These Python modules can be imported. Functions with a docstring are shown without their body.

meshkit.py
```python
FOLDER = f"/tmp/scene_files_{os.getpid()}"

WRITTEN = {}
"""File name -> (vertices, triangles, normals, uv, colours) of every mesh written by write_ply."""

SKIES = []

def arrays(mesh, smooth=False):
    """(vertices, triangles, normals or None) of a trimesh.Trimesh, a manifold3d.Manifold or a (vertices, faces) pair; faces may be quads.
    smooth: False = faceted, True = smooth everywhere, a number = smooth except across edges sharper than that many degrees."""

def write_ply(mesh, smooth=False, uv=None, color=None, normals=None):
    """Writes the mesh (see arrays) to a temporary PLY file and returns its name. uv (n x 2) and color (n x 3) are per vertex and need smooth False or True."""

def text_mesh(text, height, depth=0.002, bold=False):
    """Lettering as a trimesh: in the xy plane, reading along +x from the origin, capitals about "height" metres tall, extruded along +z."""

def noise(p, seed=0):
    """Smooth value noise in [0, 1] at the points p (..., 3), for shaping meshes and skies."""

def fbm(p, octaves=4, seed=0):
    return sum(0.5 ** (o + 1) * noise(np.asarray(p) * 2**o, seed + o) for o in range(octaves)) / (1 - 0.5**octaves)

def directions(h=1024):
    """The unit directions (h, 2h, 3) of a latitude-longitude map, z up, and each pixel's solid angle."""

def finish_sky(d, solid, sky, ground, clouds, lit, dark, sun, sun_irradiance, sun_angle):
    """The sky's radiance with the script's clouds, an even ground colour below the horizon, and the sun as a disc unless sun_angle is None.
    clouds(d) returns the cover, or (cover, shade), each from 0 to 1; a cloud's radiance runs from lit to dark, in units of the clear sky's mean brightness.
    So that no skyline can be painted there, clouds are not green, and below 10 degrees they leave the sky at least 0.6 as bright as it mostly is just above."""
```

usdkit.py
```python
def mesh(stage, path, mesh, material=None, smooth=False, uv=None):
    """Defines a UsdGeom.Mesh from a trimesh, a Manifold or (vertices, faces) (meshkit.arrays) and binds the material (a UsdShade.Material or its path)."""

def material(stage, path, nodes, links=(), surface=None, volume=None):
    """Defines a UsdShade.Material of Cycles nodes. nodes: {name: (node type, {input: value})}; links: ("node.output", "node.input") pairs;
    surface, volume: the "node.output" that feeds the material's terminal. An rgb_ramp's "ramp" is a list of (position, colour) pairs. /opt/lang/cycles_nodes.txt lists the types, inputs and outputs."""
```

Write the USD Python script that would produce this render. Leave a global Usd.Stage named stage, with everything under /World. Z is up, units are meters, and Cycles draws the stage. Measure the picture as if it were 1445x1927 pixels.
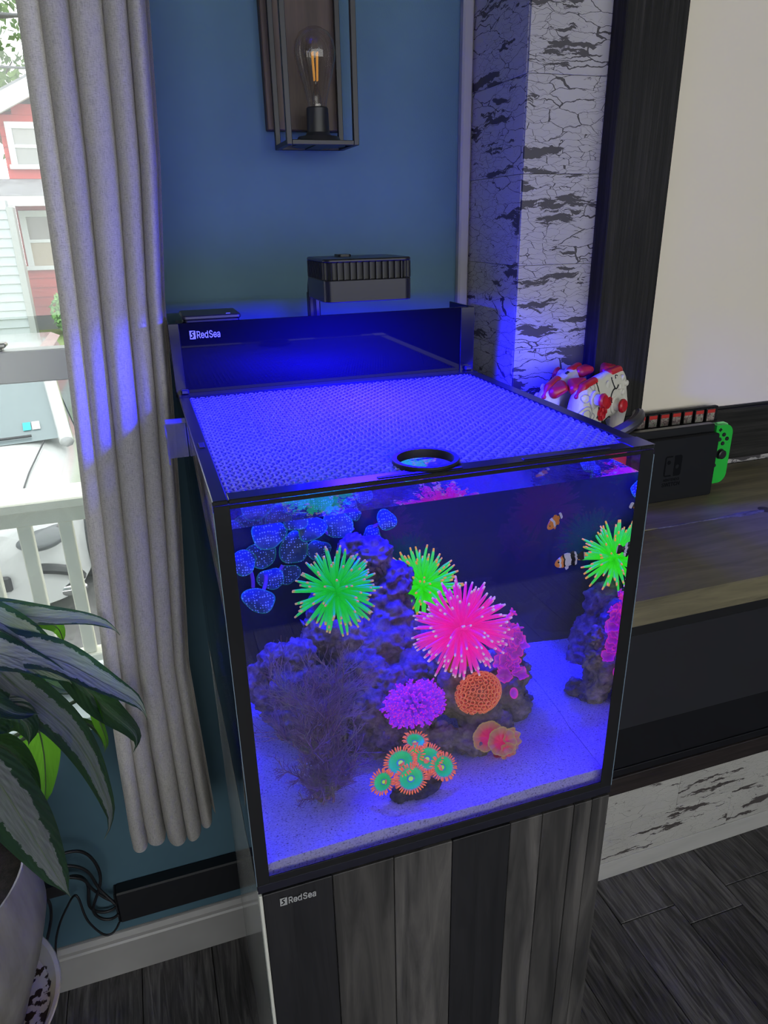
import math, random, sys
import numpy as np, trimesh, manifold3d
sys.path.insert(0, "/opt/lang")
import usdkit, meshkit
from pxr import Usd, UsdGeom, UsdLux, UsdShade, Sdf, Gf, Vt

random.seed(7)
rng = np.random.default_rng(7)
stage = Usd.Stage.CreateInMemory()
UsdGeom.SetStageUpAxis(stage, "Z")
UsdGeom.SetStageMetersPerUnit(stage, 1.0)
UsdGeom.Xform.Define(stage, "/World")
UsdGeom.Scope.Define(stage, "/World/Looks")
# All modelling coordinates are measured from the front left top corner of the tank: x right, y to the
# window wall, z up.  The floor is 1.27 m below that corner, so the whole scene is raised by FLOOR.
FLOOR = 1.27

# ------------------------------------------------------------------ camera
EXPOSURE = 0.0
cam = UsdGeom.Camera.Define(stage, "/World/camera")
cam.CreateHorizontalApertureAttr(36.0)
cam.CreateFocalLengthAttr(36.0 * 1340.87 / 1445.0)
cam.CreateFStopAttr(0.0)
cam.CreateClippingRangeAttr(Gf.Vec2f(0.02, 500.0))
cam.CreateExposureAttr(EXPOSURE)
Rc = np.array([[0.94749876, -0.31924276, -0.01816998], [-0.13609646, -0.35120414, -0.9263549], [0.28935073, 0.880193, -0.3762133]])
Cc = np.array([-0.0379061547, -0.583354956, 0.221843974 + FLOOR])
M = np.eye(4)
M[0, :3], M[1, :3], M[2, :3], M[3, :3] = Rc[0], -Rc[1], -Rc[2], Cc
cam.AddTransformOp().Set(Gf.Matrix4d(*M.ravel().tolist()))

# ------------------------------------------------------------------ sky (bright overcast day)
DAY = 1.2
dome = UsdLux.DomeLight.Define(stage, "/World/sky")
dome.CreateIntensityAttr(DAY)
dome.CreateColorAttr(Gf.Vec3f(0.97, 1.0, 1.0))
# the aquarium lamp's own light is made with the lamp, further down
LAMP_RADIANCE = 1750.0
LAMP_COLOR = (0.004, 0.0012, 1.0)
FLUO = 1.0          # glow of the fluorescing corals


# ------------------------------------------------------------------ materials
def srgb(r, g, b):
    c = np.array([r, g, b]) / 255.0
    return tuple(np.where(c <= 0.04045, c / 12.92, ((c + 0.055) / 1.055) ** 2.4).tolist())


LOOKS = {}


def look(name, nodes, links, surface):
    LOOKS[name] = usdkit.material(stage, "/World/Looks/" + name, nodes, links, surface=surface)
    return LOOKS[name]


def plain(name, color, rough=0.5, metal=0.0, **kw):
    p = {"base_color": color, "roughness": rough, "metallic": metal}
    p.update(kw)
    return look(name, {"p": ("principled_bsdf", p)}, [], "p.BSDF")


def noisy(name, stops, scale=(8, 8, 8), detail=4, rough=0.6, bump=0.0, bump_scale=None, vary=False, distortion=0.0, obj=False, **kw):
    """principled whose colour runs through stops by a stretched noise; vary shifts the noise and the tone from piece to piece."""
    n = {"g": ("geometry", {}), "m": ("mapping", {"scale": scale}), "n": ("noise_texture", {"scale": 1.0, "detail": detail, "roughness": 0.6, "distortion": distortion}),
         "r": ("rgb_ramp", {"ramp": stops}), "p": ("principled_bsdf", {"roughness": rough, **kw})}
    src = "g.position"
    if obj:
        n["t"] = ("texture_coordinate", {})
        src = "t.object"
    l = [("m.vector", "n.vector"), ("n.fac", "r.fac")]
    if vary:
        n["o"] = ("object_info", {})
        n["k"] = ("math", {"math_type": "multiply", "value2": 57.0})
        n["c"] = ("combine_xyz", {})
        n["a"] = ("vector_math", {"math_type": "add"})
        n["v"] = ("map_range", {"from_min": 0.0, "from_max": 1.0, "to_min": 1 - vary, "to_max": 1 + vary})
        n["h"] = ("hsv", {})
        l += [("o.random", "k.value1"), ("k.value", "c.x"), ("k.value", "c.y"), ("k.value", "c.z"), (src, "a.vector1"), ("c.vector", "a.vector2"), ("a.vector", "m.vector"),
              ("o.random", "v.value"), ("v.result", "h.value"), ("r.color", "h.color"), ("h.color", "p.base_color")]
    else:
        l += [(src, "m.vector"), ("r.color", "p.base_color")]
    if bump:
        n["b"] = ("bump", {"strength": bump, "distance": 0.002})
        if bump_scale:
            n["m2"] = ("mapping", {"scale": bump_scale})
            n["n2"] = ("noise_texture", {"scale": 1.0, "detail": 3})
            l += [(src, "m2.vector"), ("m2.vector", "n2.vector"), ("n2.fac", "b.height")]
        else:
            l += [("n.fac", "b.height")]
        l += [("b.normal", "p.normal")]
    return look(name, n, l, "p.BSDF")


def pane(name, tint=(1, 1, 1), ior=1.45, rough=0.0, gloss=(1, 1, 1)):
    return look(name, {"t": ("transparent_bsdf", {"color": tint}), "s": ("glossy_bsdf", {"color": gloss, "roughness": rough}), "gb": ("geometry", {}), "io": ("map_range", {"from_min": 0.0, "from_max": 1.0, "to_min": ior, "to_max": 1.0 / ior}), "f": ("fresnel", {}), "x": ("mix_closure", {})},
                [("gb.backfacing", "io.value"), ("io.result", "f.IOR"), ("f.fac", "x.fac"), ("t.BSDF", "x.closure1"), ("s.BSDF", "x.closure2")], "x.closure")


def crackle(name, axis="x", patch=0.797, crack=1.0, light=(0.375, 0.36, 0.355), dark=(0.045, 0.04, 0.045)):
    """white paint cracked and flaked off dark boards; axis is the direction of the board's grain"""
    s1 = {"x": (14, 14, 52), "y": (14, 14, 52)}[axis]
    s2 = (8, 8, 58)
    n = {"g": ("geometry", {}), "o": ("object_info", {}), "k": ("math", {"math_type": "multiply", "value2": 31.0}), "c": ("combine_xyz", {}), "a": ("vector_math", {"math_type": "add"}),
         "w": ("noise_texture", {"scale": 38.0, "detail": 3}), "ws": ("vector_math", {"math_type": "scale", "scale": 0.018}), "aw": ("vector_math", {"math_type": "add"}),
         "m1": ("mapping", {"scale": s1}), "v1": ("voronoi_texture", {"feature": "distance_to_edge", "scale": 1.0}),
         "m3": ("mapping", {"scale": (40, 40, 150)}), "v2": ("voronoi_texture", {"feature": "distance_to_edge", "scale": 1.0}),
         "mk": ("noise_texture", {"scale": 9.0, "detail": 2}), "mr": ("map_range", {"from_min": 0.42, "from_max": 0.66, "to_min": 0.0, "to_max": 0.022 * crack, "clamp": True}),
         "mr2": ("map_range", {"from_min": 0.62, "from_max": 0.42, "to_min": 0.0, "to_max": 0.020 * crack, "clamp": True}),
         "l1": ("math", {"math_type": "less_than"}), "l2": ("math", {"math_type": "less_than"}),
         "m2": ("mapping", {"scale": s2}), "p2": ("noise_texture", {"scale": 1.0, "detail": 9, "roughness": 0.62}), "pb": ("noise_texture", {"scale": 7.0, "detail": 1}),
         "pm": ("math", {"math_type": "multiply_add", "value2": 0.42}), "g3": ("math", {"math_type": "greater_than", "value2": patch}),
         "mx": ("math", {"math_type": "maximum"}), "mx2": ("math", {"math_type": "maximum"}), "tint": ("noise_texture", {"scale": 5.0, "detail": 4}),
         "tr": ("rgb_ramp", {"ramp": [(0.3, tuple(0.86 * x for x in light)), (0.7, light)]}),
         "col": ("mix_color", {"b": dark}), "b": ("bump", {"strength": 0.35, "distance": 0.0015, "invert": True}), "p": ("principled_bsdf", {"roughness": 0.55})}
    l = [("o.random", "k.value1"), ("k.value", "c.x"), ("k.value", "c.z"), ("g.position", "a.vector1"), ("c.vector", "a.vector2"), ("a.vector", "w.vector"), ("w.color", "ws.vector1"),
         ("a.vector", "aw.vector1"), ("ws.vector", "aw.vector2"), ("aw.vector", "m1.vector"), ("m1.vector", "v1.vector"), ("aw.vector", "m3.vector"), ("m3.vector", "v2.vector"),
         ("a.vector", "mk.vector"), ("mk.fac", "mr.value"), ("mk.fac", "mr2.value"), ("v1.distance", "l1.value1"), ("mr.result", "l1.value2"), ("v2.distance", "l2.value1"), ("mr2.result", "l2.value2"),
         ("aw.vector", "m2.vector"), ("m2.vector", "p2.vector"), ("a.vector", "pb.vector"), ("pb.fac", "pm.value1"), ("p2.fac", "pm.value3"), ("pm.value", "g3.value1"),
         ("l1.value", "mx.value1"), ("l2.value", "mx.value2"), ("mx.value", "mx2.value1"), ("g3.value", "mx2.value2"), ("a.vector", "tint.vector"), ("tint.fac", "tr.fac"),
         ("tr.color", "col.a"), ("mx2.value", "col.fac"), ("col.result", "p.base_color"), ("mx2.value", "b.height"), ("b.normal", "p.normal")]
    return look(name, n, l, "p.BSDF")


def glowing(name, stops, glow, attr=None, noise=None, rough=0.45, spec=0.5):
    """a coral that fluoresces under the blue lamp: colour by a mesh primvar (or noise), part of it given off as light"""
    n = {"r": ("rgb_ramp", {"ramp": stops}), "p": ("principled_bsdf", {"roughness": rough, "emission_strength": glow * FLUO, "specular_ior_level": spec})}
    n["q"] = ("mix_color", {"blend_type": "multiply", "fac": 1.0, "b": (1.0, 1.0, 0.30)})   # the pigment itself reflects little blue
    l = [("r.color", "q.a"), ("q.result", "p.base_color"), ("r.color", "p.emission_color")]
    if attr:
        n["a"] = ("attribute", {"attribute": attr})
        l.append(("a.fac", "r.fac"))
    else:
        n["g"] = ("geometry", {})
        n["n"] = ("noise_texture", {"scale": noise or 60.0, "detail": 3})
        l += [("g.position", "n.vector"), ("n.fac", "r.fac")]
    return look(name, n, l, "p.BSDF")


# ------------------------------------------------------------------ prims
class Thing:
    def __init__(self, path, loc):
        self.path, self.loc = path, np.array(loc, float)


def free(path):
    if not stage.GetPrimAtPath(path):
        return path
    k = 1
    while stage.GetPrimAtPath(f"{path}_{k:03d}"):
        k += 1
    return f"{path}_{k:03d}"


def tag(path, label=None, category=None, group=None, kind=None):
    p = stage.GetPrimAtPath(path)
    for key, value in (("label", label), ("category", category), ("group", group), ("kind", kind)):
        if value:
            p.SetCustomDataByKey(key, value)


def thing(name, label, category, loc, group=None, kind=None):
    path = free("/World/" + name)
    x = UsdGeom.Xform.Define(stage, path)
    x.AddTranslateOp().Set(Gf.Vec3d(float(loc[0]), float(loc[1]), float(loc[2]) + FLOOR))
    tag(path, label, category, group, kind)
    return Thing(path, loc)


def obj(name, mesh, mat, parent=None, smooth=30, label=None, category=None, group=None, kind=None, prim=None):
    """one Mesh; the vertices are given in the common coordinates"""
    v, f, n = meshkit.arrays(mesh, True if prim else smooth)
    if parent is None:
        path, off = free("/World/" + name), np.array([0, 0, -FLOOR])
        b = np.array([(v[:, 0].min() + v[:, 0].max()) / 2, (v[:, 1].min() + v[:, 1].max()) / 2, v[:, 2].min()])
        m = usdkit.mesh(stage, path, (v - b, f), mat)
        UsdGeom.Xformable(m).AddTranslateOp().Set(Gf.Vec3d(float(b[0]), float(b[1]), float(b[2]) + FLOOR))
        loc = b
    else:
        path, loc = free(parent.path + "/" + name), parent.loc
        m = usdkit.mesh(stage, path, (v - loc, f), mat)
    if n is not None:
        m.CreateNormalsAttr(Vt.Vec3fArray.FromNumpy(n.astype(np.float32)))
        m.SetNormalsInterpolation("vertex")
    for k, a in (prim or {}).items():
        UsdGeom.PrimvarsAPI(m).CreatePrimvar(k, Sdf.ValueTypeNames.FloatArray, "vertex").Set(Vt.FloatArray.FromNumpy(np.asarray(a, np.float32)))
    tag(path, label, category, group, kind)
    return Thing(path, loc)


# ------------------------------------------------------------------ shapes
def cat(*ms):
    return trimesh.util.concatenate([m for m in ms if m is not None])


def box(x0, x1, y0, y1, z0, z1, bev=0.0):
    if bev <= 0:
        m = trimesh.creation.box([x1 - x0, y1 - y0, z1 - z0])
        m.apply_translation([(x0 + x1) / 2, (y0 + y1) / 2, (z0 + z1) / 2])
        return m
    b = min(bev, 0.49 * min(x1 - x0, y1 - y0, z1 - z0))
    p = []
    for x, sx in ((x0, 1), (x1, -1)):
        for y, sy in ((y0, 1), (y1, -1)):
            for z, sz in ((z0, 1), (z1, -1)):
                p += [(x, y + sy * b, z + sz * b), (x + sx * b, y, z + sz * b), (x + sx * b, y + sy * b, z)]
    return trimesh.PointCloud(np.array(p)).convex_hull


def rbox(x0, x1, y0, y1, z0, z1, r, axis=2, n=6, bev=0.0):
    """box with the four edges along axis rounded by r, and both ends chamfered by bev"""
    lo, hi = [x0, y0, z0], [x1, y1, z1]
    u, w = [k for k in range(3) if k != axis]
    p = []
    for e, s in ((lo[axis], 1), (hi[axis], -1)):
        for off, rr in (((0, r - bev) if bev else (0, r)), ((bev, r) if bev else (0, r))):
            shrink = bev if (bev and off == 0) else 0
            for cu, cw, a0 in ((hi[u] - r, hi[w] - r, 0), (lo[u] + r, hi[w] - r, 90), (lo[u] + r, lo[w] + r, 180), (hi[u] - r, lo[w] + r, 270)):
                for k in range(n + 1):
                    a = math.radians(a0 + 90 * k / n)
                    q = [0, 0, 0]
                    q[axis] = e + s * off
                    q[u], q[w] = cu + (r - shrink) * math.cos(a), cw + (r - shrink) * math.sin(a)
                    p.append(q)
    return trimesh.PointCloud(np.array(p)).convex_hull


def tube(points, r, sides=8, cap=True, flat=None):
    p = np.asarray(points, float)
    r = np.broadcast_to(np.asarray(r, float), (len(p),))
    t = np.gradient(p, axis=0)
    t /= np.linalg.norm(t, axis=1, keepdims=True) + 1e-12
    a = np.zeros_like(p)
    ref = np.array([0, 0, 1.0]) if abs(t[0, 2]) < 0.9 else np.array([1.0, 0, 0])
    a0 = np.cross(t[0], ref)
    a0 /= np.linalg.norm(a0)
    for i in range(len(p)):
        a0 = a0 - t[i] * (a0 @ t[i])
        a0 /= np.linalg.norm(a0) + 1e-12
        a[i] = a0
    b = np.cross(t, a)
    ang = np.arange(sides) * 2 * np.pi / sides
    v = p[:, None] + r[:, None, None] * (np.cos(ang)[None, :, None] * a[:, None] + np.sin(ang)[None, :, None] * b[:, None])
    v = v.reshape(-1, 3)
    f = []
    for i in range(len(p) - 1):
        for j in range(sides):
            k = (j + 1) % sides
            f += [(i * sides + j, i * sides + k, (i + 1) * sides + k), (i * sides + j, (i + 1) * sides + k, (i + 1) * sides + j)]
    if cap:
        n0, n1 = len(v), len(v) + 1
        v = np.vstack([v, p[0], p[-1]])
        e = (len(p) - 1) * sides
        for j in range(sides):
            k = (j + 1) % sides
            f += [(n0, k, j), (n1, e + j, e + k)]
    return trimesh.Trimesh(v, np.array(f), process=False)


def rod(a, b, r, sides=8):
    return tube([a, b], r, sides)


def spline(pts, n=24):
    from scipy.interpolate import CubicSpline
    p = np.asarray(pts, float)
    d = np.r_[0, np.cumsum(np.linalg.norm(np.diff(p, axis=0), axis=1))]
    return CubicSpline(d, p)(np.linspace(0, d[-1], n))


def lathe(profile, n=32, at=(0, 0, 0), caps=False):
    """profile of (r, z) turned about a vertical axis through at"""
    pr = np.asarray(profile, float)
    ang = np.arange(n) * 2 * np.pi / n
    v = np.stack([pr[:, None, 0] * np.cos(ang), pr[:, None, 0] * np.sin(ang), np.broadcast_to(pr[:, None, 1], (len(pr), n))], -1).reshape(-1, 3)
    f = []
    for i in range(len(pr) - 1):
        for j in range(n):
            k = (j + 1) % n
            f += [(i * n + j, i * n + k, (i + 1) * n + k), (i * n + j, (i + 1) * n + k, (i + 1) * n + j)]
    return trimesh.Trimesh(v + np.asarray(at, float), np.array(f), process=False)


def turn(m, to, at=(0, 0, 0)):
    """turns a mesh whose axis is +z so that the axis points along to, and moves it to at"""
    m = m.copy()
    m.apply_transform(trimesh.geometry.align_vectors([0, 0, 1], np.asarray(to, float) / np.linalg.norm(to)))
    m.apply_translation(at)
    return m


def grid(fn, nu, nv, closed_u=False):
    """surface from fn(u, v) -> (n,3) over the unit square"""
    u, v = np.meshgrid(np.linspace(0, 1, nu), np.linspace(0, 1, nv), indexing="ij")
    p = fn(u.ravel(), v.ravel())
    f = []
    i, j = np.meshgrid(np.arange(nu - 1), np.arange(nv - 1), indexing="ij")
    q = np.stack([i * nv + j, (i + 1) * nv + j, (i + 1) * nv + j + 1, i * nv + j + 1], -1).reshape(-1, 4)
    return trimesh.Trimesh(p, np.vstack([q[:, [0, 1, 2]], q[:, [0, 2, 3]]]), process=False), u.ravel(), v.ravel()


def blob(spheres, edge=0.006, amp=0.006, freq=60, seed=0, squash=None, octaves=4):
    """lumpy rock: union of spheres, refined and roughened"""
    parts = []
    for s in spheres:
        x, y, z, r = s[:4]
        sc = s[4] if len(s) > 4 else (1, 1, 1)
        parts.append(manifold3d.Manifold.sphere(1.0, 24).scale([r * sc[0], r * sc[1], r * sc[2]]).translate([x, y, z]))
    m = manifold3d.Manifold.batch_boolean(parts, manifold3d.OpType.Add).refine_to_length(edge)
    mm = m.to_mesh()
    t = trimesh.Trimesh(mm.vert_properties[:, :3].astype(float), mm.tri_verts, process=True)
    trimesh.smoothing.filter_taubin(t, iterations=6)
    v, nrm = np.array(t.vertices), np.array(t.vertex_normals)
    n1 = meshkit.fbm(v * freq, octaves, seed) - 0.5
    n2 = np.abs(meshkit.noise(v * freq * 2.3, seed + 9) - 0.5) * 2
    v = v + nrm * (amp * (2.2 * n1 - 0.8 * (1 - n2) ** 3))[:, None]
    return trimesh.Trimesh(v, t.faces, process=False)


def lettering(text, height, depth=0.0006, bold=True):
    return meshkit.text_mesh(text, height, depth, bold)


def place(m, origin, xdir, ydir):
    """puts flat lettering (x along, y up, z out) on a plane"""
    x, y = np.asarray(xdir, float), np.asarray(ydir, float)
    z = np.cross(x, y)
    T = np.eye(4)
    T[:3, 0], T[:3, 1], T[:3, 2], T[:3, 3] = x, y, z, origin
    m = m.copy()
    m.apply_transform(T)
    return m

# ================================================================== ROOM
teal = noisy("teal_wall_paint", [(0.35, srgb(67, 98, 113)), (0.65, srgb(72, 104, 119))], (5, 5, 5), rough=0.75, bump=0.12, bump_scale=(420, 420, 420))
white_paint = noisy("white_trim_paint", [(0.3, (0.29, 0.28, 0.27)), (0.7, (0.34, 0.33, 0.32))], (6, 6, 6), rough=0.35)
sill_paint = plain("sill_paint", (0.60, 0.70, 0.70), 0.35)
floor_wood = noisy("grey_oak_floor", [(0.30, (0.020, 0.019, 0.019)), (0.48, (0.062, 0.058, 0.058)), (0.68, (0.155, 0.145, 0.142))], (85, 6.0, 20), detail=8, rough=0.42, bump=0.35, vary=0.28, distortion=1.2)
dark_gap = plain("dark_gap", (0.006, 0.006, 0.007), 0.9)
dark_wood = noisy("black_stained_wood", [(0.3, (0.007, 0.0065, 0.006)), (0.52, (0.014, 0.013, 0.012)), (0.75, (0.032, 0.029, 0.027))], (150, 150, 5), detail=6, rough=0.6, bump=0.4, specular_ior_level=0.2)
dark_wood_h = noisy("black_stained_wood_lying", [(0.3, (0.008, 0.0075, 0.007)), (0.55, (0.018, 0.017, 0.016)), (0.75, (0.034, 0.032, 0.030))], (6, 90, 150), detail=6, rough=0.6, bump=0.4, specular_ior_level=0.2)
brown_wood = noisy("dark_walnut_board", [(0.3, (0.012, 0.009, 0.009)), (0.7, (0.036, 0.027, 0.026))], (6, 60, 110), detail=5, rough=0.45, bump=0.2)
shelf_wood = noisy("mantel_wood", [(0.3, (0.115, 0.100, 0.060)), (0.55, (0.19, 0.165, 0.098)), (0.75, (0.25, 0.22, 0.132))], (6, 46, 60), detail=7, rough=0.5, bump=0.25, vary=0.30, distortion=0.8)
crackle_x = crackle("crackled_paint")
crackle_lit = crackle("crackled_paint_base", patch=0.805, crack=0.35, light=(0.46, 0.445, 0.415), dark=(0.07, 0.06, 0.058))

# floor: grey wood-look planks running towards the window wall
PW = 0.1485
fl = thing("floor", None, None, (0.4, -0.3, -1.27), kind="structure")
obj("subfloor", box(-2.6, 3.2, -3.2, 0.614, -1.31, -1.2752), dark_gap, fl)
for i in range(-15, 13):
    x0 = 0.668 + i * PW
    ends = {1: 0.345, 3: 0.347}.get(i, rng.uniform(-0.5, 0.5))
    cuts = [ends + 1.22 * k for k in range(-3, 3)]
    for a, b in zip(cuts[:-1], cuts[1:]):
        a, b = max(a, -1.9), min(b, 0.614)
        if b - a > 0.03:
            obj("plank", box(x0 + 0.0008, x0 + PW - 0.0008, a + 0.0008, b - 0.0008, -1.2755, -1.27, 0.0011), floor_wood, fl, smooth=False)

# window wall with its opening
WX0, WX1, WZ0, WZ1 = -1.15, -0.06, -0.60, 0.86
obj("wall_back", cat(box(WX1, 3.2, 0.615, 0.735, -1.29, 1.25), box(-2.6, WX0, 0.615, 0.735, -1.29, 1.25), box(WX0, WX1, 0.615, 0.735, -1.29, WZ0), box(WX0, WX1, 0.615, 0.735, WZ1, 1.25)), teal, smooth=False, kind="structure")
obj("ceiling", box(-2.65, 3.25, -3.25, 0.735, 1.25, 1.29), white_paint, smooth=False, kind="structure")
obj("wall_left", box(-2.65, -2.6, -3.25, 0.735, -1.31, 1.25), teal, smooth=False, kind="structure")
obj("wall_far_right", box(3.2, 3.25, -3.25, 0.735, -1.31, 1.25), teal, smooth=False, kind="structure")
# the wall behind the photographer, with the wide glazed opening that lights the room
obj("wall_rear", cat(box(-2.6, -2.2, -3.25, -3.2, -1.31, 1.25), box(2.8, 3.2, -3.25, -3.2, -1.31, 1.25), box(-2.2, 2.8, -3.25, -3.2, 1.18, 1.25), box(-2.2, 2.8, -3.25, -3.2, -1.31, -0.30)), teal, smooth=False, kind="structure")


def extrude_x(profile, x0, x1):
    pr = np.array(profile, float)
    n = len(pr)
    v = np.vstack([np.c_[np.full(n, x0), pr], np.c_[np.full(n, x1), pr]])
    from shapely.geometry import Polygon
    m = trimesh.creation.extrude_polygon(Polygon(pr), x1 - x0, engine="earcut")
    q = m.vertices.copy()
    m.vertices = np.c_[q[:, 2] + x0, q[:, 0], q[:, 1]]
    m.invert()
    trimesh.repair.fix_normals(m)
    return m


obj("baseboard_back", extrude_x([(0.616, -1.27), (0.600, -1.27), (0.600, -1.182), (0.603, -1.178), (0.6035, -1.170), (0.609, -1.160), (0.612, -1.1585), (0.616, -1.1585)], -1.9, 0.513), white_paint, smooth=20, kind="structure")
obj("trim_1", box(0.4945, 0.5130, 0.599, 0.6155, -1.1585, 1.25, 0.003), white_paint, kind="structure")

# window: double-hung, white frame, seen from the room
w = thing("window_1", None, None, (-0.63, 0.69, WZ0), kind="structure")
vinyl = plain("white_vinyl", (0.66, 0.68, 0.67), 0.35)
glass = pane("window_glass", (0.97, 0.985, 0.98))
screen_mat = look("insect_screen", {"t": ("transparent_bsdf", {}), "d": ("diffuse_bsdf", {"color": (0.40, 0.42, 0.42)}), "x": ("mix_closure", {"fac": 0.17})}, [("t.BSDF", "x.closure1"), ("d.BSDF", "x.closure2")], "x.closure")
obj("jamb", cat(box(WX1 - 0.022, WX1, 0.64, 0.735, WZ0, WZ1, 0.002), box(WX0, WX0 + 0.022, 0.64, 0.735, WZ0, WZ1, 0.002), box(WX0 + 0.022, WX1 - 0.022, 0.64, 0.735, WZ1 - 0.022, WZ1, 0.002)), vinyl, w)
a, b = WX0 + 0.022, WX1 - 0.022
obj("lower_sash", cat(box(a, b, 0.665, 0.695, WZ0, WZ0 + 0.055, 0.003), box(b - 0.03, b, 0.665, 0.695, WZ0 + 0.055, -0.003, 0.003), box(a, a + 0.03, 0.665, 0.695, WZ0 + 0.055, -0.003, 0.003)), vinyl, w)
obj("meeting_rail", box(a, b, 0.662, 0.700, -0.003, 0.047, 0.002), vinyl, w)
obj("latch", cat(box(-0.300, -0.245, 0.664, 0.69, 0.047, 0.053, 0.002), box(-0.262, -0.238, 0.662, 0.684, 0.053, 0.060, 0.002)), plain("latch_metal", (0.4, 0.4, 0.38), 0.35, 0.6), w)
obj("upper_sash", cat(box(b - 0.03, b, 0.702, 0.728, 0.04, WZ1 - 0.022, 0.003), box(a, a + 0.03, 0.702, 0.728, 0.04, WZ1 - 0.022, 0.003), box(a, b, 0.702, 0.728, 0.012, 0.040, 0.003)), vinyl, w)
obj("pane", box(a + 0.03, b - 0.03, 0.678, 0.681, WZ0 + 0.055, -0.003), glass, w, smooth=False)
obj("pane", box(a + 0.03, b - 0.03, 0.713, 0.716, 0.04, WZ1 - 0.05), glass, w, smooth=False)
obj("insect_screen", box(a, b, 0.7322, 0.7326, WZ0, WZ1 - 0.02), screen_mat, w, smooth=False)
obj("sill", box(WX0 - 0.05, -0.2, 0.568, 0.664, -0.612, -0.585, 0.004), sill_paint, w)
obj("stool", box(WX0, WX1, 0.614, 0.735, -0.612, -0.5995, 0.002), sill_paint, w)

# built-out wall on the right: crackled white boards, black frame around a white screen, mantel and fireplace
wr = thing("wall_right", None, None, (1.2, 0.5, -1.27), kind="structure")
obj("core", cat(box(0.5215, 3.2, 0.4345, 0.615, -0.213, 1.25), box(0.5215, 3.2, 0.50, 0.615, -1.27, -0.213)), dark_gap, wr, smooth=False)
rows = [-0.2205 + 0.126 * k for k in range(0, 13)]
for k, (a, b) in enumerate(zip(rows[:-1], rows[1:])):
    pr = rng.uniform(0, 0.0012)
    obj("board", box(0.5170 - pr, 0.5214, 0.4345, 0.6150, a + 0.0002, b - 0.0002, 0.0005), crackle_x, wr, smooth=False)
    pr = rng.uniform(0, 0.0012)
    obj("board", box(0.5170, 0.652, 0.4300 - pr, 0.4344, a + 0.0002, b - 0.0002, 0.0005), crackle_x, wr, smooth=False)
obj("strip", box(0.752, 2.4, 0.4290, 0.4344, -0.213, -0.1935, 0.001), crackle_x, wr, smooth=False)
obj("trim_2", cat(box(0.643, 0.7455, 0.396, 0.4299, -0.213, 1.25, 0.0015)), dark_wood, kind="structure", smooth=False)
obj("trim_3", box(0.7456, 2.4, 0.404, 0.4290, -0.1935, -0.0985, 0.0015), dark_wood_h, kind="structure", smooth=False)
ps = thing("projection_screen", "large blank cream white screen in a black wooden frame on the right wall", "screen", (1.5, 0.42, -0.098))
obj("screen_surface", box(0.7485, 2.36, 0.4175, 0.4200, -0.0945, 1.24), plain("screen_cloth", (0.70, 0.635, 0.53), 0.9), ps, smooth=False)
obj("edge_bar", box(0.7456, 2.36, 0.412, 0.4290, -0.0985, -0.0945, 0.001), plain("black_bar", (0.008, 0.008, 0.009), 0.5), ps)

ms = thing("mantel_shelf", "deep dark wood mantel shelf of two boards beneath the white screen", "shelf", (1.4, 0.24, -0.25))
obj("board", box(0.458, 2.4, 0.2232, 0.4290, -0.2500, -0.2130, 0.0015), shelf_wood, ms, smooth=False)
obj("board", box(0.458, 2.4, 0.0450, 0.2222, -0.2500, -0.2136, 0.0020), shelf_wood, ms, smooth=False, label="lighter front board")
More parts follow.
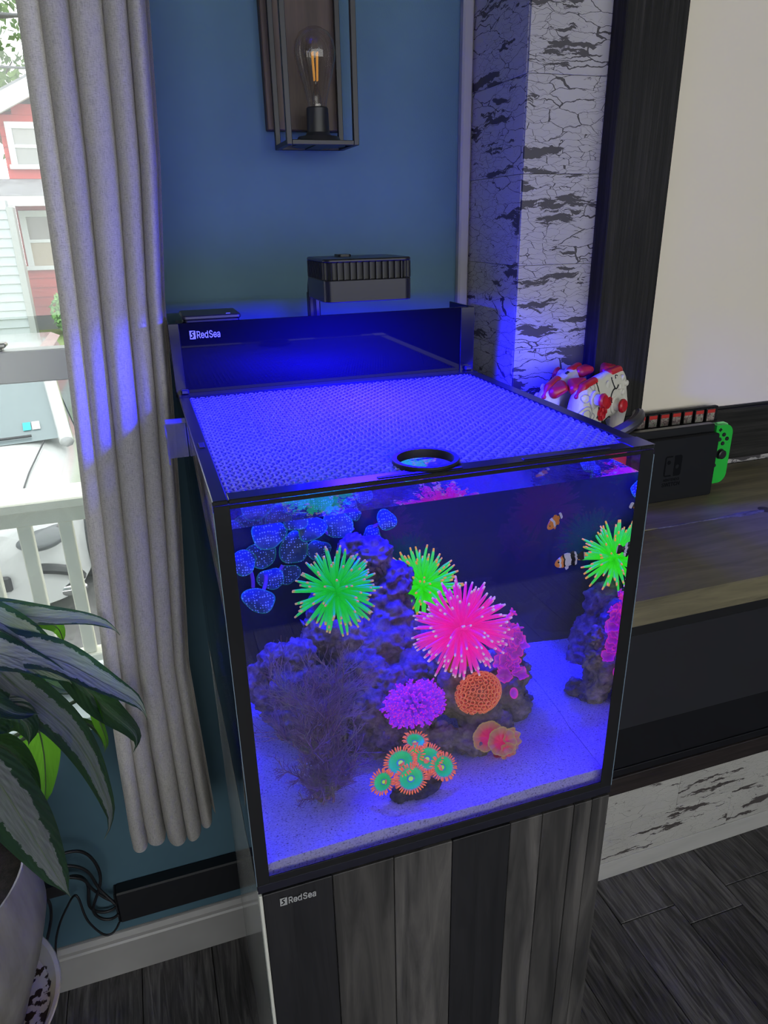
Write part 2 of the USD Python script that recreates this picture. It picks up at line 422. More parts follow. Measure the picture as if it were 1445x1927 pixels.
# splintered pale edge along the seam of the two boards
pts = []
xs = np.linspace(0.66, 0.862, 40)
for i, x in enumerate(xs):
    t = i / 39
    wd = 0.0035 + 0.011 * math.exp(-((t - 0.82) / 0.16) ** 2) + 0.0016 * rng.uniform(-1, 1)
    pts.append((x, 0.2222 - wd * 0.55, 0.2222 + wd * 0.45))
v = np.array([[x, y, -0.2134] for x, y, _ in pts] + [[x, (y0 + y1) / 2, -0.2120] for x, y0, y1 in pts] + [[x, y, -0.2128] for x, _, y in pts])
n = len(pts)
f = [(r * n + i, r * n + i + 1, (r + 1) * n + i + 1) for r in (0, 1) for i in range(n - 1)] + [(r * n + i, (r + 1) * n + i + 1, (r + 1) * n + i) for r in (0, 1) for i in range(n - 1)]
obj("splintered_edge", (v, np.array(f)), noisy("raw_wood", [(0.35, (0.06, 0.055, 0.055)), (0.6, (0.17, 0.16, 0.165))], (60, 160, 60), detail=5, rough=0.7), ms)
obj("edge_knot", turn(lathe([(0.0001, 0.0016), (0.006, 0.0012), (0.0125, -0.0006)], 16), (0, 0, 1), (0.868, 0.226, -0.2130)), plain("knot_wood", (0.018, 0.015, 0.014), 0.6), ms)

fp = thing("electric_fireplace", "black glass electric fireplace insert under the mantel shelf", "fireplace", (1.3, 0.46, -0.94))
smoke_glass = plain("smoked_glass", (0.028, 0.028, 0.034), 0.22, specular_ior_level=0.35)
obj("glass_front", box(0.62, 2.2, 0.4560, 0.4620, -0.815, -0.575), smoke_glass, fp, smooth=False)
obj("top_bar", box(0.58, 2.25, 0.4500, 0.4980, -0.575, -0.2502, 0.002), plain("fireplace_black", (0.011, 0.011, 0.013), 0.45), fp)
obj("log_bed", box(0.62, 2.2, 0.4640, 0.4980, -0.935, -0.815), plain("ember_bed", (0.014, 0.012, 0.013), 0.7), fp, smooth=False)
obj("lower_glass", box(0.62, 2.2, 0.4570, 0.4610, -0.925, -0.816), plain("lower_glass_black", (0.013, 0.013, 0.016), 0.15, specular_ior_level=0.3), fp, smooth=False)
obj("bottom_bar", box(0.58, 2.25, 0.4530, 0.4980, -0.9450, -0.926, 0.001), plain("fireplace_black_2", (0.008, 0.008, 0.011), 0.4), fp)
obj("trim_4", box(0.56, 2.4, 0.4480, 0.4990, -0.9945, -0.9452, 0.0015), brown_wood, kind="structure", smooth=False)
hb = thing("wall_hearth", None, None, (1.4, 0.48, -1.27), kind="structure")
obj("core", box(0.56, 2.4, 0.4645, 0.4995, -1.27, -0.9946), dark_gap, hb, smooth=False)
for za, zb in ((-1.1050, -0.9950), (-1.2150, -1.1055)):
    for xa, xb in ((0.56, 1.035), (1.0355, 1.72), (1.7205, 2.4)):
        o = 0.17 if za < -1.11 else 0
        obj("board", box(xa + (o if xa > 0.6 else 0), xb + o if xb < 2.3 else xb, 0.4600 - rng.uniform(0, 0.0006), 0.4644, za, zb, 0.0008), crackle_lit, hb, smooth=False)
obj("foot_board", box(0.56, 2.4, 0.4585, 0.4644, -1.27, -1.2155, 0.001), noisy("pale_foot_board", [(0.3, (0.40, 0.39, 0.37)), (0.7, (0.47, 0.455, 0.43))], (5, 5, 30), rough=0.5), hb, smooth=False)

# ================================================================== CABINET AND TANK
black = plain("black_frame", (0.010, 0.010, 0.012), 0.28)
matt_black = plain("matt_black", (0.013, 0.013, 0.015), 0.55)
gloss_black = plain("gloss_black_acrylic", (0.004, 0.004, 0.006), 0.03, specular_ior_level=0.22)
cab_wood = noisy("weathered_door_wood", [(0.28, (0.012, 0.0115, 0.012)), (0.5, (0.050, 0.046, 0.045)), (0.75, (0.11, 0.10, 0.095))], (34, 30, 3.4), detail=9, rough=0.5, bump=0.3, vary=0.42, distortion=0.9)
cab_dark = noisy("dark_door_wood", [(0.3, (0.006, 0.006, 0.008)), (0.7, (0.018, 0.017, 0.020))], (60, 30, 3.4), detail=9, rough=0.5, bump=0.3, distortion=0.9)
cb = thing("aquarium_cabinet", "tall aquarium cabinet with a door of dark weathered grey boards", "cabinet", (0.225, 0.26, -1.27))
obj("body", box(0.002, 0.4485, 0.014, 0.530, -1.27, -0.4570, 0.001), matt_black, cb, smooth=False)
obj("side_panel", box(0.0005, 0.0019, 0.010, 0.530, -1.27, -0.4570), plain("glossy_grey_side", (0.42, 0.41, 0.38), 0.12, ior=1.6), cb, smooth=False)
obj("edge_strip", box(0.0005, 0.0042, -0.0035, 0.0095, -1.27, -0.4580, 0.0008), plain("cream_edge", (0.62, 0.61, 0.55), 0.4), cb)
dr = obj("door", box(0.0043, 0.4485, 0.0022, 0.0135, -1.268, -0.4590), matt_black, cb, smooth=False)
bx = [0.0046, 0.0836, 0.157, 0.2305, 0.3078, 0.352, 0.397, 0.423, 0.4485]
for k, (a, b) in enumerate(zip(bx[:-1], bx[1:])):
    pr = rng.uniform(0, 0.0009)
    obj("board", box(a + 0.0004, b - 0.0004, -0.0020 - pr, 0.0021, -1.268, -0.4592, 0.0007), cab_dark if k in (0, 3) else cab_wood, dr, smooth=False)


def red_sea(height):
    """the maker's badge: a square with a swirl cut out of it, then the name"""
    from shapely.geometry import Polygon, LineString
    h = height
    sq = Polygon([(0, -0.12 * h), (0.92 * h, -0.12 * h), (0.92 * h, 1.12 * h), (0, 1.12 * h)])
    sw = LineString([(0.62 * h, 0.92 * h), (0.36 * h, 0.86 * h), (0.30 * h, 0.66 * h), (0.50 * h, 0.50 * h), (0.52 * h, 0.30 * h), (0.34 * h, 0.14 * h), (0.20 * h, 0.16 * h)]).buffer(0.09 * h)
    badge = trimesh.creation.extrude_polygon(sq.difference(sw), 0.0006, engine="earcut")
    parts = [badge]
    x = 1.02 * h
    for word, gap in (("Red", 0.10), ("Sea", 0.0)):
        t = lettering(word, h, 0.0006)
        t.apply_scale([0.74, 1.0, 1.0])
        t.apply_translation([x, 0, 0])
        parts.append(t)
        x = t.bounds[1, 0] + gap * h
    # serifs under and over the stems
    return cat(*parts)


lg = red_sea(0.0078)
lg.apply_scale([0.0408 / (lg.bounds[1, 0] - lg.bounds[0, 0]), 1.15, 1])
obj("badge", place(lg, (0.0225, -0.0032, -0.4788), (1, 0, -0.02), (0.02, 0, 1)), plain("silver_badge", (0.42, 0.42, 0.43), 0.4, 0.2), dr, smooth=False, label="silver badge")

aq = thing("aquarium", "glass cube aquarium with black frame and a raised black rear hood with a white badge", "aquarium", (0.225, 0.26, -0.4545))
tank_glass = pane("tank_glass", (0.985, 0.995, 1.0), 1.5)
obj("front_pane", box(0.0, 0.45, 0.0, 0.008, -0.4445, -0.0005), tank_glass, aq, smooth=False)
obj("side_pane", box(0.0, 0.008, 0.0082, 0.405, -0.4445, -0.0005), tank_glass, aq, smooth=False)
obj("side_pane", box(0.442, 0.45, 0.0082, 0.405, -0.4445, -0.0005), tank_glass, aq, smooth=False)
obj("back_pane", box(0.008, 0.442, 0.4015, 0.4065, -0.4445, -0.0005), plain("black_back_glass", (0.024, 0.028, 0.085), 0.7, specular_ior_level=0.1), aq, smooth=False)
obj("base_plate", box(0.0, 0.45, 0.0, 0.53, -0.4545, -0.4446, 0.001), matt_black, aq)
obj("rear_chamber", box(0.0, 0.45, 0.4070, 0.53, -0.4445, 0.0000, 0.001), gloss_black, aq, smooth=False)
for nm, b in (("left", (0.0004, 0.0142, -0.4445, -0.0005)), ("right", (0.4334, 0.4490, -0.4445, -0.0005)), ("low", (0.0142, 0.4334, -0.4445, -0.4352)), ("top", (0.0142, 0.4334, -0.0042, -0.0005))):
    obj("border", box(b[0], b[1], -0.0010, -0.0001, b[2], b[3], 0.0003), black, aq, smooth=False)
obj("skirt", box(0.0004, 0.4496, -0.0014, -0.0001, -0.4560, -0.4446, 0.0004), plain("dark_skirt", (0.012, 0.012, 0.022), 0.2), aq)
for e in (box(0.4491, 0.4501, -0.0012, 0.0078, -0.4445, -0.0060), box(-0.0004, 0.0003, -0.0010, 0.0010, -0.4445, -0.0060)):
    obj("glass_edge", e, LOOKS.get("polished_glass_edge") or plain("polished_glass_edge", (0.16, 0.22, 0.28), 0.1), aq, smooth=False)
obj("hood_panel", box(-0.0025, 0.4512, 0.4430, 0.4470, 0.0002, 0.1005, 0.0006), gloss_black, aq, smooth=False)
obj("hood_side", box(-0.0025, 0.0010, 0.4471, 0.530, 0.0002, 0.1005, 0.0006), gloss_black, aq, smooth=False)
obj("hood_side", box(0.4477, 0.4512, 0.4471, 0.530, 0.0002, 0.1005, 0.0006), gloss_black, aq, smooth=False)
obj("hood_post", box(0.4285, 0.4512, 0.4408, 0.4429, 0.0040, 0.1004, 0.0006), plain("hood_post_black", (0.006, 0.006, 0.010), 0.12), aq, smooth=False)
obj("hood_post", box(-0.0025, 0.0120, 0.4408, 0.4429, 0.0040, 0.1004, 0.0006), LOOKS["hood_post_black"], aq, smooth=False)
obj("hood_ledge", box(0.0, 0.45, 0.4210, 0.4428, -0.0003, 0.0052, 0.0008), black, aq)
for x in (0.0040, 0.4350):
    obj("hood_foot", box(x, x + 0.011, 0.4330, 0.4405, 0.0053, 0.0120, 0.0015), plain("clip_black", (0.02, 0.02, 0.03), 0.2), aq)
lg = red_sea(0.0092)
lg.apply_scale([0.0412 / (lg.bounds[1, 0] - lg.bounds[0, 0]), 1.0, 1])
obj("badge", place(lg, (0.0250, 0.4429, 0.0797), (1, 0, 0.0), (0.0, 0, 1)), plain("white_badge", (0.36, 0.36, 0.38), 0.5), aq, smooth=False, label="white badge")

# clear clip hanging on the left rim
cc = thing("clear_clip", "small clear acrylic tab hooked over the left rim of the tank", "clip", (-0.012, 0.32, -0.05))
clear = look("clear_acrylic", {"t": ("transparent_bsdf", {"color": (0.80, 0.80, 0.82)}), "d": ("translucent_bsdf", {"color": (0.4, 0.4, 0.42)}), "d2": ("diffuse_bsdf", {"color": (0.3, 0.3, 0.33)}), "s": ("glossy_bsdf", {"color": (1, 1, 1), "roughness": 0.08}), "f": ("fresnel", {"IOR": 1.05}), "x0": ("mix_closure", {"fac": 0.5}), "x": ("mix_closure", {"fac": 0.35}), "y": ("mix_closure", {})},
             [("d.BSDF", "x0.closure1"), ("d2.BSDF", "x0.closure2"), ("t.BSDF", "x.closure1"), ("x0.closure", "x.closure2"), ("f.fac", "y.fac"), ("x.closure", "y.closure1"), ("s.BSDF", "y.closure2")], "y.closure")
obj("plate", box(-0.0245, -0.0006, 0.318, 0.322, -0.0495, -0.0012, 0.001), clear, cc, smooth=False)
obj("wing", box(-0.0262, -0.0246, 0.290, 0.322, -0.0495, -0.0060, 0.0006), clear, cc, smooth=False)
obj("hook", box(-0.0245, 0.0040, 0.300, 0.322, -0.0011, 0.0004, 0.0004), clear, cc, smooth=False)

# lid: black frame with a clear woven net and a feeding ring
lid = thing("mesh_lid", "clear woven net lid in a black frame lying on the tank", "lid", (0.2235, 0.21, -0.0005))
LX0, LX1, LY0, LY1 = 0.0136, 0.4332, 0.0186, 0.4190
fr = [box(0.0, LX0, 0.0, 0.4205, -0.0002, 0.0042, 0.0009), box(LX1, 0.4502, 0.0, 0.4205, -0.0002, 0.0042, 0.0009), box(LX0, LX1, 0.0, LY0, -0.0002, 0.0042, 0.0009), box(LX0, LX1, LY1, 0.4205, -0.0002, 0.0042, 0.0009)]
for k, m in enumerate(fr):
    obj("frame_bar", m, black, lid, smooth=False)
obj("corner_cap", box(0.4240, 0.4503, -0.0004, 0.0300, 0.0042, 0.0049, 0.0002), plain("satin_corner", (0.045, 0.042, 0.042), 0.22), lid, smooth=False)
obj("frame_clip", box(0.0045, 0.0105, 0.165, 0.185, 0.0042, 0.0052, 0.0004), matt_black, lid)
obj("frame_clip", box(0.150, 0.235, 0.0035, 0.0085, 0.0042, 0.0050, 0.0004), matt_black, lid)
obj("frame_clip", box(0.300, 0.400, 0.0035, 0.0085, 0.0042, 0.0050, 0.0004), matt_black, lid)
net_mat = look("clear_net", {"p": ("principled_bsdf", {"base_color": (0.31, 0.31, 0.36), "roughness": 0.10, "specular_ior_level": 1.0}), "t": ("translucent_bsdf", {"color": (0.45, 0.45, 0.52)}), "c": ("transparent_bsdf", {}), "x": ("mix_closure", {"fac": 0.30}), "y": ("mix_closure", {"fac": 0.25})},
               [("p.BSDF", "x.closure1"), ("t.BSDF", "x.closure2"), ("x.closure", "y.closure1"), ("c.BSDF", "y.closure2")], "y.closure")
RX, RY, RR = 0.2108, 0.0390, 0.0330
P = 0.0067
gx = np.arange(LX0 + P / 2, LX1, P)
gy = np.arange(LY0 + P / 2, LY1, P)
strands = []


def strand(fixed, a, b, along_x, parity):
    s = np.arange(a, b + 1e-6, P / 2)
    ph = np.cos(np.pi * (s - (LX0 if along_x else LY0) - P / 2) / P) * (1 if parity else -1)
    z = 0.0014 + 0.0016 * ph
    pts = np.c_[s, np.full(len(s), fixed), z] if along_x else np.c_[np.full(len(s), fixed), s, z]
    keep = np.hypot(pts[:, 0] - RX, pts[:, 1] - RY) > RR - 0.003
    i = 0
    while i < len(pts):
        if keep[i]:
            j = i
            while j + 1 < len(pts) and keep[j + 1]:
                j += 1
            if j - i >= 1:
                strands.append(tube(pts[i : j + 1], 0.00126, 5, cap=False))
            i = j + 1
        else:
            i += 1


for k, y in enumerate(gy):
    strand(y, LX0 - 0.001, LX1 + 0.001, True, k % 2)
for k, x in enumerate(gx):
    strand(x, LY0 - 0.001, LY1 + 0.001, False, (k + 1) % 2)
obj("net", cat(*strands), net_mat, lid, smooth=True, kind="stuff")
obj("feeding_ring", lathe([(0.0282, -0.0022), (0.0330, -0.0022), (0.0334, 0.0060), (0.0328, 0.0068), (0.0286, 0.0068), (0.0282, 0.0060), (0.0282, -0.0022)], 64, (RX, RY, 0.0005)), matt_black, lid)

# water: seen through the panes it bends the view; the surface lets most lamplight straight through
WL = -0.0268
water_mat = look("sea_water", {"g": ("geometry", {}), "s": ("separate_xyz", {}), "ab": ("math", {"math_type": "absolute"}), "gt": ("math", {"math_type": "greater_than", "value2": 0.8}),
                               "n": ("noise_texture", {"scale": 90.0, "detail": 2}), "b": ("bump", {"strength": 0.25, "distance": 0.002}),
                               "g1": ("glass_bsdf", {"color": (1, 1, 1), "roughness": 0.0, "IOR": 1.333}), "g2": ("refraction_bsdf", {"color": (1, 1, 1), "roughness": 0.0, "IOR": 1.333}),
                               "f": ("fresnel", {"IOR": 1.333}), "gl": ("glossy_bsdf", {"color": (1, 1, 1), "roughness": 0.02}), "t": ("transparent_bsdf", {}), "x": ("mix_closure", {"fac": 0.5}), "z": ("mix_closure", {}), "y": ("mix_closure", {})},
                 [("g.true_normal", "s.vector"), ("s.z", "ab.value1"), ("ab.value", "gt.value1"), ("g.position", "n.vector"), ("n.fac", "b.height"), ("b.normal", "g2.normal"), ("b.normal", "gl.normal"),
                  ("g2.BSDF", "x.closure1"), ("t.BSDF", "x.closure2"), ("f.fac", "z.fac"), ("x.closure", "z.closure1"), ("gl.BSDF", "z.closure2"), ("gt.value", "y.fac"), ("g1.BSDF", "y.closure1"), ("z.closure", "y.closure2")], "y.closure")
wb = box(0.0083, 0.4417, 0.0085, 0.4010, -0.4444, WL)
obj("sea_water", wb, water_mat, smooth=False, label="clear blue-lit salt water filling the glass tank", category="water", kind="stuff")

# ================================================================== IN THE TANK
def anemone(name, label, c, face, n, r, rad, mat, spread, foot=None, foot_mat=None, droop=0.10, seed=1, grp=None):
    """long-tentacled coral: every tentacle is a piece of its own with a lighter tip"""
    g = np.random.default_rng(seed)
    c, face = np.array(c), np.array(face, float) / np.linalg.norm(face)
    t = thing(name, label, "coral", c, group=grp)
    k, made = 0, 0
    gold = np.pi * (3 - np.sqrt(5))
    a = np.cross(face, [0, 0, 1.0])
    a /= np.linalg.norm(a)
    b = np.cross(a, face)
    for k in range(n):
        cz = 1 - (1 - spread) * (k + 0.5) / n
        s = math.sqrt(1 - cz * cz)
        d = face * cz + s * (math.cos(gold * k) * a + math.sin(gold * k) * b) + g.normal(0, 0.07, 3)
        d /= np.linalg.norm(d)
        L = r * g.uniform(0.80, 1.06) * (1.0 - 0.12 * max(0, -d[2]))
        side = np.cross(d, g.normal(0, 1, 3))
        side /= np.linalg.norm(side)
        s_ = np.linspace(0, 1, 8)
        bend = g.uniform(-0.20, 0.20)
        pts = c + np.outer(s_ * L, d) + np.outer((s_ ** 2) * L * bend, side) + np.outer(s_ ** 2 * L * -droop * (1 - max(0, d[2])), [0, 0, 1.0])
        w = rad * np.array([0.95, 1.0, 1.0, 0.96, 0.9, 0.84, 0.80, 0.5]) * g.uniform(0.88, 1.1)
        m = tube(pts, w, 6)
        tip = np.r_[np.repeat(s_, 6), 0, 1]
        obj("tentacle", m, mat, t, prim={"tip": tip})
    if foot is not None:
        obj("foot", foot, foot_mat, t)
    return t


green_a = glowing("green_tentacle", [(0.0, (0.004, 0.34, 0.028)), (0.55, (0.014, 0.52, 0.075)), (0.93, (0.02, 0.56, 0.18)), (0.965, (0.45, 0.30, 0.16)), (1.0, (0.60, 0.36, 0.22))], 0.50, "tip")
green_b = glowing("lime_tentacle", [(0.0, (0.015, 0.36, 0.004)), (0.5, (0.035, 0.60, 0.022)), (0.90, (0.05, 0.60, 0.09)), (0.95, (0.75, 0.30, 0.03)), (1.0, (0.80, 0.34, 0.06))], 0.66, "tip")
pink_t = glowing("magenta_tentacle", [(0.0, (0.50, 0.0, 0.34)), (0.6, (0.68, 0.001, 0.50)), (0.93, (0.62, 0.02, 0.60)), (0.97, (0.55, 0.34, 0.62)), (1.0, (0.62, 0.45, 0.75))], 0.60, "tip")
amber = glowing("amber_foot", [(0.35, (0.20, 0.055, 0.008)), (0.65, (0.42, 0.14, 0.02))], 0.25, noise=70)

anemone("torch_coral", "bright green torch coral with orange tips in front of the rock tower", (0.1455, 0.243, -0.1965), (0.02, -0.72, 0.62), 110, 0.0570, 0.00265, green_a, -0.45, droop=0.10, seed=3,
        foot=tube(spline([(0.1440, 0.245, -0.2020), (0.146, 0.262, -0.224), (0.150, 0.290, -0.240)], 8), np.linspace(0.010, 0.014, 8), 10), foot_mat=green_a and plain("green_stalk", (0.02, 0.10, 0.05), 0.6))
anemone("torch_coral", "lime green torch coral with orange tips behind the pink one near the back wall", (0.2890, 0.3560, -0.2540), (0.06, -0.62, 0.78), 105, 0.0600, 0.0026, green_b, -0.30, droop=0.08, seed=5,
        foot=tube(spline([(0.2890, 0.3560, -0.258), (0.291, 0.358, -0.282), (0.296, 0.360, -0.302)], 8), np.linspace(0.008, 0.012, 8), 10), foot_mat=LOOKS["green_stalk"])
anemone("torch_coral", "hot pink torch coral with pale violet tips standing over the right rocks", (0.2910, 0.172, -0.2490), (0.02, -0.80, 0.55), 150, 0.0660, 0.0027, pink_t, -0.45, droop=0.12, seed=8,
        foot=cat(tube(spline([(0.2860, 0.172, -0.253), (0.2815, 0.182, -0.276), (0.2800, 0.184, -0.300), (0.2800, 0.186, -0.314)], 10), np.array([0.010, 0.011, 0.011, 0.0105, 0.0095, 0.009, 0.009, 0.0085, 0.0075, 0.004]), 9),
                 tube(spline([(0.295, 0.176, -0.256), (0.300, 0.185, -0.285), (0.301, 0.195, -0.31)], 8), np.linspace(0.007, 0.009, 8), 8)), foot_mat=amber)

# live rock
rock_a = noisy("live_rock", [(0.25, (0.05, 0.030, 0.045)), (0.5, (0.18, 0.115, 0.17)), (0.75, (0.36, 0.26, 0.32))], (75, 75, 75), detail=7, rough=0.9, bump=0.6)
rock_b = noisy("brown_live_rock", [(0.25, (0.06, 0.050, 0.042)), (0.5, (0.19, 0.150, 0.115)), (0.75, (0.34, 0.27, 0.24))], (60, 60, 60), detail=7, rough=0.9, bump=0.6)
tower = [(0.193, 0.355, -0.180, 0.022), (0.216, 0.345, -0.192, 0.030), (0.242, 0.335, -0.228, 0.030), (0.234, 0.325, -0.271, 0.036), (0.209, 0.345, -0.250, 0.035), (0.250, 0.315, -0.310, 0.040), (0.215, 0.315, -0.312, 0.050), (0.167, 0.315, -0.294, 0.040), (0.133, 0.320, -0.282, 0.026), (0.128, 0.325, -0.263, 0.018), (0.182, 0.290, -0.343, 0.050), (0.255, 0.280, -0.355, 0.050), (0.297, 0.290, -0.338, 0.040), (0.153, 0.340, -0.246, 0.030),
         (0.20, 0.315, -0.385, 0.055), (0.26, 0.30, -0.40, 0.05), (0.300, 0.350, -0.325, 0.038), (0.318, 0.345, -0.372, 0.042), (0.335, 0.330, -0.412, 0.042)]
left = [(0.098, 0.290, -0.297, 0.026), (0.071, 0.305, -0.306, 0.026), (0.050, 0.315, -0.330, 0.024), (0.053, 0.300, -0.351, 0.024), (0.082, 0.270, -0.336, 0.030), (0.080, 0.250, -0.366, 0.028), (0.059, 0.280, -0.371, 0.018), (0.111, 0.260, -0.338, 0.035), (0.085, 0.285, -0.395, 0.03), (0.11, 0.27, -0.40, 0.035), (0.125, 0.29, -0.35, 0.03)]
front = [(0.187, 0.225, -0.312, 0.022), (0.175, 0.220, -0.315, 0.026), (0.203, 0.205, -0.326, 0.026), (0.143, 0.240, -0.329, 0.030), (0.174, 0.190, -0.348, 0.030), (0.162, 0.190, -0.389, 0.024), (0.190, 0.170, -0.378, 0.024), (0.123, 0.220, -0.370, 0.030), (0.212, 0.170, -0.360, 0.030), (0.230, 0.155, -0.349, 0.028), (0.18, 0.20, -0.405, 0.03), (0.14, 0.215, -0.405, 0.028)]
right = [(0.290, 0.190, -0.351, 0.035), (0.315, 0.170, -0.377, 0.032), (0.365, 0.205, -0.371, 0.032), (0.380, 0.200, -0.397, 0.024), (0.291, 0.140, -0.398, 0.022), (0.257, 0.150, -0.394, 0.026), (0.335, 0.160, -0.402, 0.028), (0.302, 0.125, -0.406, 0.018), (0.223, 0.160, -0.386, 0.026), (0.398, 0.230, -0.402, 0.018), (0.293, 0.225, -0.327, 0.032), (0.347, 0.225, -0.346, 0.028), (0.25, 0.17, -0.41, 0.03), (0.38, 0.21, -0.415, 0.025), (0.386, 0.198, -0.338, 0.015), (0.384, 0.203, -0.318, 0.012), (0.379, 0.212, -0.335, 0.018), (0.376, 0.216, -0.312, 0.013), (0.384, 0.205, -0.355, 0.018)]
obj("live_rock", blob(tower, 0.0045, 0.0085, 55, 1), rock_a, smooth=True, label="tallest porous purple rock, a tower reaching towards the water surface", category="rock")
obj("live_rock", blob(left, 0.0045, 0.007, 60, 2), rock_a, smooth=True, label="rounded purple rock at the left glass behind the feathery bush", category="rock")
obj("live_rock", blob(front, 0.004, 0.007, 65, 3), rock_a, smooth=True, label="knobbly purple rock between the feathery bush and the violet coral", category="rock")
obj("live_rock", blob(right, 0.004, 0.007, 65, 4), rock_b, smooth=True, label="brownish rock carrying the orange honeycomb coral", category="rock")

# sand
def sandy(name, stops, scale, detail, rough, bump):
    """bright coral sand; some light seeps through the grains"""
    n = {"g": ("geometry", {}), "n": ("noise_texture", {"scale": float(scale[0]), "detail": detail}), "r": ("rgb_ramp", {"ramp": stops}), "b": ("bump", {"strength": bump, "distance": 0.002}),
         "d": ("diffuse_bsdf", {}), "t": ("translucent_bsdf", {}), "x": ("mix_closure", {"fac": 0.42})}
    return look(name, n, [("g.position", "n.vector"), ("n.fac", "r.fac"), ("n.fac", "b.height"), ("b.normal", "d.normal"), ("r.color", "d.color"), ("r.color", "t.color"), ("d.BSDF", "x.closure1"), ("t.BSDF", "x.closure2")], "x.closure")


def sand_z(x, y):
    p = np.c_[x * 9, y * 9, np.zeros_like(x)]
    fine = meshkit.noise(np.c_[x * 260, y * 260, np.zeros_like(x)], 4) - 0.5
    z = -0.4245 + 0.030 * np.clip((y - 0.02) / 0.38, 0, 1) ** 1.2 + 0.012 * (meshkit.fbm(p, 3, 6) - 0.5) + 0.0009 * fine
    z += 0.010 * np.exp(-(((x - 0.36) / 0.07) ** 2 + ((y - 0.07) / 0.05) ** 2)) + 0.005 * np.exp(-(((x - 0.12) / 0.06) ** 2 + ((y - 0.06) / 0.03) ** 2))
    return np.minimum(z, np.where(y < 0.0095, -0.4215, 9))


X0, X1, Y0, Y1 = 0.0087, 0.4413, 0.0089, 0.4006
top, u, v_ = grid(lambda u, v: np.c_[X0 + (X1 - X0) * u, Y0 + (Y1 - Y0) * v, sand_z(X0 + (X1 - X0) * u, Y0 + (Y1 - Y0) * v)], 190, 170)
tv = np.array(top.vertices)
idx = np.arange(190 * 170).reshape(190, 170)
ring = np.r_[idx[:, 0], idx[-1, 1:], idx[-2::-1, -1], idx[0, -2:0:-1]]
low = tv[ring].copy()
low[:, 2] = -0.4442
nb = len(tv)
k = np.arange(len(ring))
k2 = (k + 1) % len(ring)
side = np.vstack([np.c_[ring[k], nb + k, nb + k2], np.c_[ring[k], nb + k2, ring[k2]]])
sand_mat = sandy("reef_sand", [(0.30, (0.30, 0.27, 0.26)), (0.42, (0.74, 0.69, 0.68)), (0.7, (0.90, 0.86, 0.85))], (420, 420, 420), detail=4, rough=0.95, bump=0.5)
obj("sand_bed", trimesh.Trimesh(np.vstack([tv, low]), np.vstack([top.faces, side]), process=False), sand_mat, smooth=40, label="pale sand bed over the whole floor of the tank", category="sand", kind="stuff")

# dotted discs along the back wall
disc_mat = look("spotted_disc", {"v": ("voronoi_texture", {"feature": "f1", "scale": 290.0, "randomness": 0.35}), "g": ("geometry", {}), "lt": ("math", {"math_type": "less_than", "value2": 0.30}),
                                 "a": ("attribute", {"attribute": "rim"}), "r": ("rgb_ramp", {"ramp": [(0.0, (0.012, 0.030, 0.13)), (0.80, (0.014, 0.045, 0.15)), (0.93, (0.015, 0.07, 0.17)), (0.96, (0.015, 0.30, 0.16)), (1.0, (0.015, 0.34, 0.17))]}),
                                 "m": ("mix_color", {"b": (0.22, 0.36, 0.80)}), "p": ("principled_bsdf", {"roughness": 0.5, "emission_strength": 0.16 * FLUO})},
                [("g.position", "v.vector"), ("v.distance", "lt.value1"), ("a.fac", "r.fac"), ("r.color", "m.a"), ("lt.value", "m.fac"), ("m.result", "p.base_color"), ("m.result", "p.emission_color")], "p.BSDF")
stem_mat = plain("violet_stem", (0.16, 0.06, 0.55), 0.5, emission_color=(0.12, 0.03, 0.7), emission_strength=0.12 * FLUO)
discs = [(0.085, 0.375, -0.151, 0.0215), (0.073, 0.385, -0.182, 0.0215), (0.049, 0.370, -0.183, 0.0170), (0.116, 0.380, -0.178, 0.0210), (0.142, 0.370, -0.150, 0.0195), (0.119, 0.365, -0.135, 0.0150), (0.177, 0.375, -0.150, 0.0205), (0.081, 0.370, -0.213, 0.0170), (0.061, 0.355, -0.235, 0.0205), (0.107, 0.390, -0.218, 0.0156), (0.152, 0.392, -0.190, 0.0170), (0.225, 0.380, -0.174, 0.0135), (0.246, 0.375, -0.153, 0.0156), (0.204, 0.390, -0.143, 0.0110)]
dc = thing("disc_coral", "cluster of blue discs with pale dots and green rims at the back left glass", "coral", (0.12, 0.385, -0.25))
